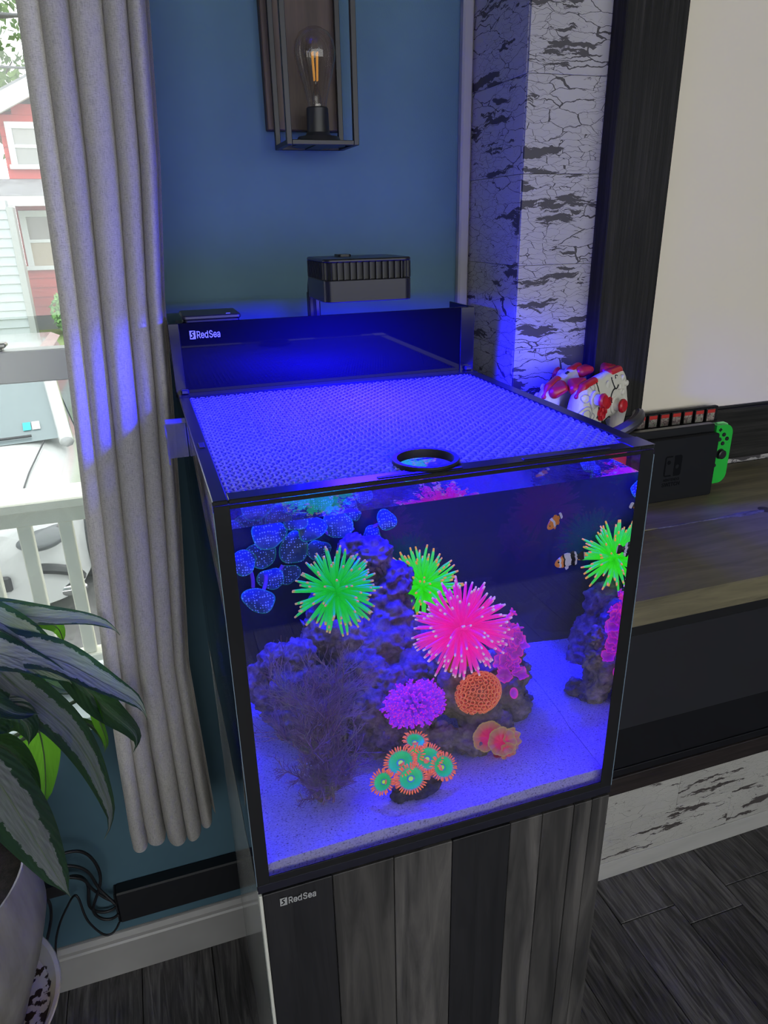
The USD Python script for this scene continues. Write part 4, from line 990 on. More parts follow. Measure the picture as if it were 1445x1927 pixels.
# ================================================================== CABLES
rubber = plain("black_rubber", (0.012, 0.012, 0.015), 0.45)
cv = thing("cable_cover", "long black power strip on the wall just above the baseboard", "power strip", (-0.10, 0.595, -1.11))
obj("case", box(-0.2420, 0.1200, 0.5850, 0.6149, -1.1080, -1.0270, 0.003), plain("strip_black", (0.006, 0.007, 0.010), 0.5), cv)
obj("end_cap", box(-0.2455, -0.2421, 0.5865, 0.6149, -1.1060, -1.0290, 0.001), plain("strip_cap", (0.014, 0.014, 0.018), 0.4), cv)
cables = [([(-0.330, 0.56, -0.872), (-0.305, 0.565, -0.868), (-0.282, 0.570, -0.878), (-0.268, 0.575, -0.902), (-0.259, 0.580, -0.950), (-0.264, 0.585, -0.989), (-0.280, 0.588, -1.030), (-0.287, 0.590, -1.062), (-0.272, 0.590, -1.088), (-0.2430, 0.585, -1.080)], "thick black cable arching highest beside the power strip"),
          ([(-0.340, 0.575, -0.912), (-0.300, 0.580, -0.920), (-0.280, 0.582, -0.944), (-0.268, 0.585, -0.995), (-0.253, 0.580, -1.024), (-0.2430, 0.575, -1.040)], "black cable curving down into the top of the power strip end"),
          ([(-0.345, 0.572, -0.940), (-0.305, 0.575, -0.942), (-0.291, 0.578, -0.956), (-0.284, 0.590, -0.990), (-0.268, 0.592, -1.024), (-0.2430, 0.590, -1.052)], "black cable running just beneath the one entering highest"),
          ([(-0.320, 0.592, -0.955), (-0.296, 0.594, -0.965), (-0.288, 0.596, -1.000), (-0.291, 0.598, -1.060), (-0.275, 0.600, -1.078), (-0.2430, 0.600, -1.070)], "black cable hanging straight down in the middle of the loops"),
          ([(-0.372, 0.580, -1.150), (-0.367, 0.580, -1.111), (-0.353, 0.580, -1.064), (-0.325, 0.580, -1.010), (-0.309, 0.574, -0.987), (-0.301, 0.570, -1.032), (-0.289, 0.572, -1.084), (-0.271, 0.572, -1.112), (-0.2430, 0.575, -1.092)], "thin black cable making a tent shaped bend towards the floor"),
          ([(-0.366, 0.545, -0.930), (-0.354, 0.550, -0.949), (-0.352, 0.560, -0.983), (-0.360, 0.565, -1.028), (-0.376, 0.560, -1.075), (-0.385, 0.56, -1.13)], "short thick black cable beside the plant pot")]
for k, (p, lab) in enumerate(cables):
    obj("power_cable", tube(spline(p, 50), 0.0030 if k != 4 else 0.0022, 8), rubber, smooth=True, label=lab, category="cable")
obj("wall_plug", rbox(-0.368, -0.315, 0.548, 0.598, -0.952, -0.925, 0.004), rubber, label="black plug behind the plant pot above the short cable", category="plug")

# ================================================================== PLANT
pot_mat = noisy("grey_glazed_pot", [(0.3, (0.18, 0.165, 0.155)), (0.55, (0.27, 0.25, 0.235)), (0.75, (0.34, 0.32, 0.30))], (26, 26, 5), detail=6, rough=0.45, bump=0.15)
PX, PY = -0.503, 0.400
st = thing("plant_stand", "low dark wooden stand under the potted plant", "stand", (PX, PY, -1.27))
obj("top", lathe([(0.0001, -1.070), (0.130, -1.070), (0.132, -1.066), (0.132, -1.048), (0.130, -1.0445), (0.0001, -1.0445)], 40, (PX, PY, 0)), brown_wood, st)
for k in range(4):
    a = math.pi / 4 + k * math.pi / 2
    obj("leg", rod((PX + 0.105 * math.cos(a), PY + 0.105 * math.sin(a), -1.27), (PX + 0.09 * math.cos(a), PY + 0.09 * math.sin(a), -1.070), 0.011, 10), brown_wood, st)
sau = look("dirty_saucer", {"g": ("geometry", {}), "n": ("noise_texture", {"scale": 70.0, "detail": 6}), "r": ("rgb_ramp", {"ramp": [(0.0, (0.66, 0.65, 0.63)), (0.55, (0.66, 0.65, 0.63)), (0.585, (0.05, 0.035, 0.03)), (1, (0.03, 0.02, 0.02))]}),
                            "s": ("separate_xyz", {}), "mr": ("map_range", {"from_min": 0.30, "from_max": 0.56, "to_min": 0.20, "to_max": -0.10, "clamp": True}), "mz": ("map_range", {"from_min": 0.246, "from_max": 0.262, "to_min": 0.0, "to_max": -0.4, "clamp": True}),
                            "a": ("math", {"math_type": "add"}), "a2": ("math", {"math_type": "add"}), "n2": ("noise_texture", {"scale": 9.0, "detail": 2}), "r2": ("rgb_ramp", {"ramp": [(0.4, (1, 1, 1)), (0.65, (0.85, 0.68, 0.44))]}), "mu": ("mix_color", {"blend_type": "multiply", "fac": 0.8}),
                            "p": ("principled_bsdf", {"roughness": 0.3})},
           [("g.position", "n.vector"), ("g.position", "n2.vector"), ("g.position", "s.vector"), ("s.y", "mr.value"), ("s.z", "mz.value"), ("n.fac", "a.value1"), ("mr.result", "a.value2"), ("a.value", "a2.value1"), ("mz.result", "a2.value2"), ("a2.value", "r.fac"),
            ("n2.fac", "r2.fac"), ("r.color", "mu.a"), ("r2.color", "mu.b"), ("mu.result", "p.base_color")], "p.BSDF")
obj("saucer", lathe([(0.0001, -1.0444), (0.130, -1.0444), (0.160, -1.028), (0.1750, -1.004), (0.1788, -0.9990), (0.1770, -0.9965), (0.1700, -1.000), (0.1560, -1.026), (0.130, -1.0385), (0.0001, -1.0385)], 64, (PX, PY, 0)), sau, label="white dish with spilled soil under the plant pot", category="saucer")
po = thing("plant_pot", "grey glazed pot tapering down to a white dish", "pot", (PX, PY, -1.0384))
obj("body", lathe([(0.0001, -1.0384), (0.112, -1.0384), (0.118, -1.033), (0.139, -0.970), (0.165, -0.900), (0.1810, -0.845), (0.1885, -0.815), (0.1865, -0.760), (0.1795, -0.708), (0.1770, -0.701), (0.1735, -0.702), (0.1780, -0.755), (0.178, -0.83), (0.0001, -0.85)], 64, (PX, PY, 0)), pot_mat, po)
obj("soil", lathe([(0.0001, -0.745), (0.06, -0.742), (0.12, -0.746), (0.1765, -0.752)], 48, (PX, PY, 0)), noisy("potting_soil", [(0.4, (0.012, 0.009, 0.007)), (0.7, (0.04, 0.03, 0.025))], (120, 120, 120), rough=0.95, bump=0.8), po)


def leaf_look(name, dark, pale, amount, back=(0.10, 0.30, 0.02), edge=0.10, trans=0.30):
    n = {"ac": ("attribute", {"attribute": "across"}), "al": ("attribute", {"attribute": "along"}), "ab": ("math", {"math_type": "absolute"}), "g": ("geometry", {}), "ns": ("noise_texture", {"scale": 62.0, "detail": 6, "roughness": 0.65}),
         "na": ("math", {"math_type": "multiply_add", "value2": edge * 6, "value3": -edge * 3}), "sm": ("math", {"math_type": "add"}), "lt": ("math", {"math_type": "less_than", "value2": amount}),
         "cx": ("combine_xyz", {}), "k1": ("math", {"math_type": "multiply", "value2": 5.0}), "k2": ("math", {"math_type": "multiply", "value2": 2.0}), "n2": ("noise_texture", {"scale": 3.0, "detail": 5}),
         "rp": ("rgb_ramp", {"ramp": [(0.35, tuple(0.62 * x for x in pale)), (0.65, pale)]}), "rd": ("rgb_ramp", {"ramp": [(0.35, tuple(0.7 * x for x in dark)), (0.65, dark)]}),
         "mid": ("math", {"math_type": "greater_than", "value2": 0.035}), "mm": ("mix_color", {}), "p": ("principled_bsdf", {"roughness": 0.32, "specular_ior_level": 0.5}), "t": ("translucent_bsdf", {"color": back}), "x": ("mix_closure", {"fac": trans}),
         "wv": ("math", {"math_type": "sine"}), "w1": ("math", {"math_type": "multiply", "value2": 60.0}), "w2": ("math", {"math_type": "multiply_add", "value2": -22.0}), "b": ("bump", {"strength": 0.18, "distance": 0.003})}
    l = [("ac.fac", "ab.value1"), ("g.position", "ns.vector"), ("ns.fac", "na.value1"), ("ab.value", "sm.value1"), ("na.value", "sm.value2"), ("sm.value", "lt.value1"),
         ("ac.fac", "k1.value1"), ("al.fac", "k2.value1"), ("k1.value", "cx.x"), ("k2.value", "cx.y"), ("cx.vector", "n2.vector"), ("n2.fac", "rp.fac"), ("n2.fac", "rd.fac"),
         ("rd.color", "mm.a"), ("rp.color", "mm.b"), ("lt.value", "mm.fac"), ("mm.result", "p.base_color"),
         ("al.fac", "w1.value1"), ("ab.value", "w2.value1"), ("w1.value", "w2.value3"), ("w2.value", "wv.value1"), ("wv.value", "b.height"), ("b.normal", "p.normal"),
         ("p.BSDF", "x.closure1"), ("t.BSDF", "x.closure2")]
    return look(name, n, l, "x.closure")


pale_leaf = leaf_look("pale_variegated_leaf", (0.024, 0.068, 0.055), (0.42, 0.48, 0.36), 0.74, trans=0.16)
dark_leaf = leaf_look("dark_variegated_leaf", (0.014, 0.034, 0.028), (0.16, 0.165, 0.19), 0.56, trans=0.08)
deep_leaf = leaf_look("deep_green_leaf", (0.012, 0.034, 0.026), (0.050, 0.080, 0.070), 0.30, trans=0.10)
green_leaf = leaf_look("green_leaf", (0.030, 0.105, 0.020), (0.040, 0.13, 0.025), 0.4, back=(0.16, 0.44, 0.03), trans=0.45)
stem_green = noisy("petiole_green", [(0.3, (0.05, 0.09, 0.05)), (0.7, (0.14, 0.17, 0.12))], (40, 40, 8), rough=0.4)
pl = thing("potted_plant", "leafy evergreen with long drooping variegated leaves by the window", "plant", (PX, PY, -0.746))
UPV = np.array([-0.10, -0.55, 0.83])


def leaf(pts, w, mat, fold=0.35, normal=UPV, label=None, wave=0.0, curl=0.0, petiole=None):
    p = spline(pts, 26)
    T = np.gradient(p, axis=0)
    T /= np.linalg.norm(T, axis=1, keepdims=True)
    s = np.linspace(0, 1, 26)
    prof = np.clip(np.sin(np.pi * np.clip(s * 0.93 + 0.05, 0, 1) ** 0.85), 0, 1) ** 0.75 * (1 - 0.35 * s) * (1.18)
    prof *= np.where(s > 0.88, np.clip((1 - s) / 0.12, 0.03, 1) ** 0.8, 1)
    nc = 11
    c = np.linspace(-1, 1, nc)
    V, ac, al = [], [], []
    for i in range(26):
        b = np.cross(T[i], np.asarray(normal, float))
        b /= np.linalg.norm(b) + 1e-9
        nn = np.cross(b, T[i])
        for q in c:
            hw = w * prof[i]
            lift = fold * abs(q) * hw - curl * q * q * hw + wave * hw * math.sin(9 * s[i] + 2 * q) * abs(q)
            V.append(p[i] + b * q * hw * math.cos(fold * 0.6) + nn * lift)
            ac.append(q)
            al.append(s[i])
    f = []
    for i in range(25):
        for j in range(nc - 1):
            a = i * nc + j
            f += [(a, a + 1, a + nc + 1), (a, a + nc + 1, a + nc)]
    lf = obj("leaf", (np.array(V), np.array(f)), mat, pl, prim={"across": np.array(ac), "along": np.array(al)}, label=label)
    obj("midrib", tube(p - np.array([0, 0, 0.0008]), np.linspace(0.0017, 0.0005, 26), 5), stem_green, lf)
    root = np.array([PX + 0.06 * rng.uniform(-1, 1), PY + 0.05 * rng.uniform(-1, 1), -0.748])
    b0 = p[0]
    mid = (root + b0) / 2 + np.array([-0.03, 0, 0.06])
    obj("petiole", tube(spline([root, root * 0.6 + mid * 0.4 + [0, 0, 0.05], mid, b0], 16), np.linspace(0.0055, 0.0028, 16), 7), stem_green, pl)


leaf([(-0.345, 0.39, -0.248), (-0.276, 0.410, -0.270), (-0.240, 0.420, -0.290), (-0.202, 0.430, -0.307), (-0.161, 0.440, -0.326), (-0.144, 0.440, -0.337), (-0.131, 0.440, -0.355)], 0.0185, pale_leaf, fold=0.5)
leaf([(-0.29, 0.42, -0.29), (-0.242, 0.430, -0.297), (-0.220, 0.430, -0.310), (-0.212, 0.440, -0.331), (-0.211, 0.440, -0.356)], 0.0150, green_leaf, fold=0.2)
leaf([(-0.36, 0.33, -0.235), (-0.300, 0.360, -0.236), (-0.272, 0.380, -0.271), (-0.249, 0.400, -0.311), (-0.228, 0.420, -0.357), (-0.210, 0.430, -0.398), (-0.205, 0.430, -0.414), (-0.212, 0.430, -0.430)], 0.0210, pale_leaf, fold=0.75, label="glossy arched leaf with a dark tip")
leaf([(-0.36, 0.34, -0.270), (-0.297, 0.360, -0.281), (-0.265, 0.370, -0.309), (-0.226, 0.390, -0.341), (-0.185, 0.410, -0.391), (-0.145, 0.425, -0.445), (-0.121, 0.435, -0.483), (-0.113, 0.435, -0.515)], 0.0275, pale_leaf, fold=0.3, wave=0.06, label="longest pale leaf reaching over the curtain")
leaf([(-0.35, 0.32, -0.258), (-0.292, 0.340, -0.285), (-0.266, 0.350, -0.306), (-0.242, 0.370, -0.338), (-0.220, 0.380, -0.364), (-0.203, 0.390, -0.393)], 0.0260, pale_leaf, fold=0.25, wave=0.08)
leaf([(-0.231, 0.410, -0.362), (-0.214, 0.415, -0.385), (-0.197, 0.420, -0.414), (-0.178, 0.430, -0.460), (-0.154, 0.440, -0.509), (-0.135, 0.440, -0.546), (-0.143, 0.440, -0.576)], 0.0235, deep_leaf, fold=0.25)
leaf([(-0.36, 0.31, -0.250), (-0.305, 0.340, -0.280), (-0.279, 0.350, -0.329), (-0.254, 0.370, -0.393), (-0.228, 0.390, -0.457), (-0.206, 0.410, -0.544), (-0.196, 0.420, -0.625), (-0.198, 0.420, -0.699), (-0.210, 0.420, -0.722)], 0.0270, dark_leaf, fold=0.22, wave=0.12, label="long dark hanging leaf with a lilac grey centre")
leaf([(-0.276, 0.435, -0.43), (-0.274, 0.440, -0.462), (-0.273, 0.450, -0.510), (-0.278, 0.460, -0.569), (-0.286, 0.460, -0.621), (-0.295, 0.450, -0.658)], 0.0275, green_leaf, fold=0.15, normal=(0.05, -0.95, 0.3), label="broad green leaf lit through from the window")
leaf([(-0.330, 0.27, -0.375), (-0.306, 0.280, -0.420), (-0.294, 0.290, -0.478), (-0.283, 0.300, -0.552), (-0.271, 0.310, -0.632), (-0.260, 0.310, -0.685), (-0.254, 0.310, -0.712)], 0.0440, dark_leaf, fold=0.14, normal=(-0.15, -0.90, 0.40), label="largest dark leaf with a jagged pale centre over the pot")
leaf([(-0.340, 0.350, -0.425), (-0.317, 0.360, -0.442), (-0.300, 0.370, -0.469), (-0.291, 0.380, -0.509), (-0.286, 0.390, -0.559), (-0.288, 0.390, -0.600)], 0.0205, deep_leaf, fold=0.3, normal=(0.1, -0.8, 0.5))
leaf([(-0.295, 0.430, -0.366), (-0.275, 0.440, -0.386), (-0.266, 0.450, -0.417), (-0.253, 0.455, -0.440), (-0.248, 0.455, -0.456)], 0.0200, green_leaf, fold=0.1, normal=(0.3, -0.85, 0.4))
leaf([(-0.30, 0.450, -0.378), (-0.278, 0.460, -0.392), (-0.262, 0.470, -0.419), (-0.245, 0.480, -0.447), (-0.230, 0.490, -0.468), (-0.205, 0.500, -0.478)], 0.0165, pale_leaf, fold=0.5)
leaf([(-0.34, 0.300, -0.290), (-0.308, 0.310, -0.317), (-0.282, 0.320, -0.363), (-0.262, 0.330, -0.389), (-0.243, 0.340, -0.399)], 0.0165, deep_leaf, fold=0.4)
leaf([(-0.345, 0.325, -0.390), (-0.306, 0.330, -0.382), (-0.277, 0.340, -0.392), (-0.264, 0.350, -0.419), (-0.268, 0.350, -0.455)], 0.0260, deep_leaf, fold=0.2, normal=(0.0, -0.75, 0.65))
leaf([(-0.37, 0.350, -0.290), (-0.333, 0.360, -0.302), (-0.303, 0.370, -0.334), (-0.288, 0.380, -0.349), (-0.268, 0.390, -0.381), (-0.257, 0.400, -0.428)], 0.0250, deep_leaf, fold=0.3)
leaf([(-0.187, 0.430, -0.443), (-0.183, 0.430, -0.468), (-0.182, 0.435, -0.508), (-0.180, 0.440, -0.544), (-0.186, 0.440, -0.564)], 0.0125, green_leaf, fold=0.3, normal=(-0.5, -0.7, 0.3))
leaf([(-0.235, 0.430, -0.480), (-0.215, 0.440, -0.495), (-0.198, 0.455, -0.520), (-0.189, 0.462, -0.545), (-0.191, 0.470, -0.577)], 0.0060, deep_leaf, fold=0.5)
for k, (dx, dy, dz, ln) in enumerate([(-0.75, -0.3, 0.35, 0.30), (-0.55, 0.2, 0.6, 0.28), (-0.2, -0.75, 0.45, 0.26), (-0.8, -0.05, 0.1, 0.30)]):
    b0 = np.array([PX + dx * 0.15, PY + dy * 0.12, -0.42 + dz * 0.25])
    d = np.array([dx, dy, 0]) / math.hypot(dx, dy)
    leaf([b0, b0 + d * ln * 0.3 + [0, 0, 0.03], b0 + d * ln * 0.65 + [0, 0, -0.01], b0 + d * ln + [0, 0, -0.12]], 0.032, [dark_leaf, pale_leaf, deep_leaf, pale_leaf][k], fold=0.25)

# ================================================================== GAME THINGS ON THE MANTEL
dock_black = plain("dock_black", (0.0055, 0.006, 0.008), 0.5, specular_ior_level=0.25)
dk = thing("game_console", "black game console dock holding a tablet with one bright green grip", "console", (0.756, 0.335, -0.2130))
DX0, DX1, DY0, DY1, DZ0, DZ1 = 0.668, 0.836, 0.310, 0.357, -0.2128, -0.1060
# the dock leans a little: built upright
obj("dock_front", rbox(DX0, DX1, DY0, DY0 + 0.012, DZ0, DZ1, 0.004, axis=1, bev=0.001), dock_black, dk)
obj("dock_back", rbox(DX0, DX1, DY0 + 0.028, DY1, DZ0, DZ1 + 0.004, 0.004, axis=1, bev=0.001), dock_black, dk)
obj("dock_base", box(DX0 + 0.002, DX1 - 0.002, DY0 + 0.0121, DY0 + 0.0279, DZ0, DZ0 + 0.014, 0.001), dock_black, dk)
obj("tablet", rbox(DX0 + 0.0005, DX1 + 0.0005, DY0 + 0.0135, DY0 + 0.0265, DZ0 + 0.0145, DZ1 + 0.0125, 0.003, axis=1, bev=0.0012), plain("tablet_black", (0.012, 0.012, 0.014), 0.3), dk)
emb = plain("dock_emblem", (0.0036, 0.0040, 0.0055), 0.8, specular_ior_level=0.1)
from shapely.geometry import box as sbox, Point
ring = sbox(-0.0125, -0.0135, -0.0015, 0.0135).buffer(0.004).difference(sbox(-0.0125, -0.0135, -0.0015, 0.0135).buffer(0.0015)).difference(sbox(-0.0022, -0.03, 0.02, 0.03)).union(Point(-0.0085, 0.0065).buffer(0.0034))
rgt = sbox(0.0045, -0.0135, 0.0125, 0.0135).buffer(0.004).difference(sbox(-0.02, -0.03, 0.0022, 0.03)).difference(Point(0.0088, -0.002).buffer(0.0036))
lo = [trimesh.creation.extrude_polygon(q, 0.0003, engine="earcut") for s_ in (ring, rgt) for q in getattr(s_, "geoms", [s_])]
em = cat(*lo)
obj("emblem", place(em, (0.750, DY0 - 0.0001, -0.152), (1, 0, 0), (0, 0, 1)), emb, dk, smooth=False)
tx = lettering("NINTENDO", 0.0042, 0.0003)
tx.apply_translation([-tx.bounds[1, 0] / 2, -0.0255, 0])
t2 = lettering("SWITCH", 0.0062, 0.0003)
t2.apply_translation([-t2.bounds[1, 0] / 2, -0.0345, 0])
obj("lettering", place(cat(tx, t2), (0.750, DY0 - 0.0001, -0.152), (1, 0, 0), (0, 0, 1)), emb, dk, smooth=False)


def joycon(x0, x1, y0, y1, z0, z1, r, right, mat, name, label):
    """flat grip, rounded on its outer side"""
    from shapely.geometry import Polygon
    w, h = x1 - x0, z1 - z0
    pts = [(0, 0)]
    pts += [(w - r + r * math.sin(a), r - r * math.cos(a)) for a in np.linspace(0, math.pi / 2, 9)]
    pts += [(w - r + r * math.cos(a), h - r + r * math.sin(a)) for a in np.linspace(0, math.pi / 2, 9)]
    pts += [(0, h)]
    if not right:
        pts = [(w - x, z) for x, z in pts][::-1]
    m = trimesh.creation.extrude_polygon(Polygon(pts), y1 - y0, engine="earcut")
    q = np.array(m.vertices)
    v = np.c_[q[:, 0] + x0, y1 - q[:, 2], q[:, 1] + z0]
    return trimesh.Trimesh(v, m.faces, process=False)


green_pl = plain("bright_green_plastic", (0.010, 0.42, 0.035), 0.42)
JX0, JX1, JZ0, JZ1 = 0.8372, 0.8720, -0.1985, -0.0965
JY0, JY1 = 0.3205, 0.3375
gr = obj("grip", joycon(JX0, JX1, JY0, JY1, JZ0, JZ1, 0.0165, True, green_pl, "", ""), green_pl, dk, smooth=25, label="bright green grip")
btn = plain("button_black", (0.012, 0.012, 0.014), 0.4)
cxj, czj = 0.8540, -0.1210
for dx, dz in ((0.0075, 0), (-0.0075, 0), (0, 0.0075), (0, -0.0075)):
    obj("button", turn(lathe([(0.0001, 0.0016), (0.0030, 0.0016), (0.0034, 0.0010), (0.0034, -0.0004)], 16), (0, -1, 0), (cxj + dx, JY0, czj + dz)), btn, gr)
obj("plus_button", cat(box(0.8425, 0.8485, JY0 - 0.0010, JY0 + 0.0002, -0.1055, -0.1035), box(0.8445, 0.8465, JY0 - 0.0010, JY0 + 0.0002, -0.1075, -0.1015)), btn, gr, smooth=False)
obj("stick", turn(lathe([(0.0001, 0.0070), (0.0060, 0.0070), (0.0076, 0.0060), (0.0076, 0.0048), (0.0045, 0.0040), (0.0045, 0.0010), (0.0086, 0.0006), (0.0090, -0.0004)], 24), (0, -1, 0), (0.8528, JY0, -0.1465)), btn, gr)
obj("home_button", turn(lathe([(0.0001, 0.0010), (0.0028, 0.0010), (0.0032, -0.0003)], 16), (0, -1, 0), (0.8445, JY0, -0.1660)), btn, gr)
obj("shoulder_button", tube([(0.845, 0.331, -0.0962), (0.858, 0.331, -0.0964), (0.8665, 0.331, -0.0998), (0.8705, 0.331, -0.108)], [0.0024, 0.0026, 0.0026, 0.0018], 8), plain("pale_green_plastic", (0.20, 0.62, 0.22), 0.4), gr)
obj("red_grip", joycon(0.6340, 0.6665, JY0, JY1, JZ0, JZ1, 0.0165, False, green_pl, "", ""), plain("bright_red_plastic", (0.60, 0.015, 0.015), 0.42), dk, smooth=25, label="bright red grip")

# rack of seven game cards
rk = thing("card_rack", "long black stepped rack of game cards behind the console dock", "rack", (0.80, 0.40, -0.2130))
obj("back", box(0.712, 0.905, 0.394, 0.403, -0.2128, -0.0860, 0.001), dock_black, rk, smooth=False)
obj("step", box(0.712, 0.905, 0.368, 0.3939, -0.2128, -0.1100, 0.001), dock_black, rk, smooth=False)
obj("lip", box(0.712, 0.905, 0.3600, 0.3679, -0.2128, -0.1290, 0.001), dock_black, rk, smooth=False)
card_mat = look("card_label", {"t": ("texture_coordinate", {}), "s": ("separate_xyz", {}), "o": ("object_info", {}), "gt": ("math", {"math_type": "greater_than", "value2": 0.0145}), "n": ("noise_texture", {"scale": 240.0, "detail": 3}),
                               "k": ("math", {"math_type": "multiply", "value2": 23.0}), "c": ("combine_xyz", {}), "a": ("vector_math", {"math_type": "add"}), "r": ("rgb_ramp", {"ramp": [(0.3, (0.06, 0.045, 0.05)), (0.48, (0.30, 0.22, 0.20)), (0.56, (0.42, 0.38, 0.33)), (0.7, (0.12, 0.20, 0.10))]}),
                               "m": ("mix_color", {"b": (0.46, 0.030, 0.025)}), "p": ("principled_bsdf", {"roughness": 0.35})},
                [("t.object", "s.vector"), ("s.z", "gt.value1"), ("o.random", "k.value1"), ("k.value", "c.x"), ("k.value", "c.y"), ("t.object", "a.vector1"), ("c.vector", "a.vector2"), ("a.vector", "n.vector"), ("n.fac", "r.fac"), ("r.color", "m.a"), ("gt.value", "m.fac"), ("m.result", "p.base_color")], "p.BSDF")
names = ["leftmost of the seven red game cards, nearest the tank corner", "second red game card from the tank in the rack", "third red game card from the tank in the rack", "middle one of the seven red game cards in the rack", "third red game card from the green grip end of the rack", "second red game card from the green grip end, yellowish label", "last red game card in the rack, above the green grip"]
for k in range(7):
    x = 0.7405 + 0.0241 * k
    z0 = -0.1099
    g = thing("game_card", names[k], "game card", (x, 0.3895, z0), group="red game cards in the rack")
    obj("shell", box(x - 0.0090, x + 0.0090, 0.3885, 0.3915, z0, z0 + 0.0215, 0.0006), plain("card_grey_%d" % k, (0.02, 0.02, 0.022), 0.4), g, smooth=False)
    obj("card_label", box(x - 0.0080, x + 0.0080, 0.3881, 0.3884, z0 + 0.0005, z0 + 0.0205), card_mat, g, smooth=False)

# two white and red controllers on a black stand
white_pl = plain("white_plastic", (0.62, 0.60, 0.57), 0.42)
cream_pl = plain("cream_plastic", (0.62, 0.60, 0.52), 0.42)
red_pl = plain("red_plastic", (0.48, 0.012, 0.022), 0.35)
grey_line = plain("grey_relief", (0.36, 0.35, 0.35), 0.4)
ink = plain("ink_line", (0.012, 0.014, 0.014), 0.6)
sd = thing("controller_stand", "black stand holding two game controllers behind the tank", "stand", (0.60, 0.33, -0.2130))
obj("foot", rbox(0.545, 0.648, 0.275, 0.400, -0.2128, -0.2010, 0.02, bev=0.002), matt_black, sd)
obj("column", rbox(0.580, 0.612, 0.325, 0.350, -0.2009, -0.0400, 0.006), matt_black, sd)
cur_grey = plain("cradle_grey", (0.040, 0.038, 0.042), 0.4)


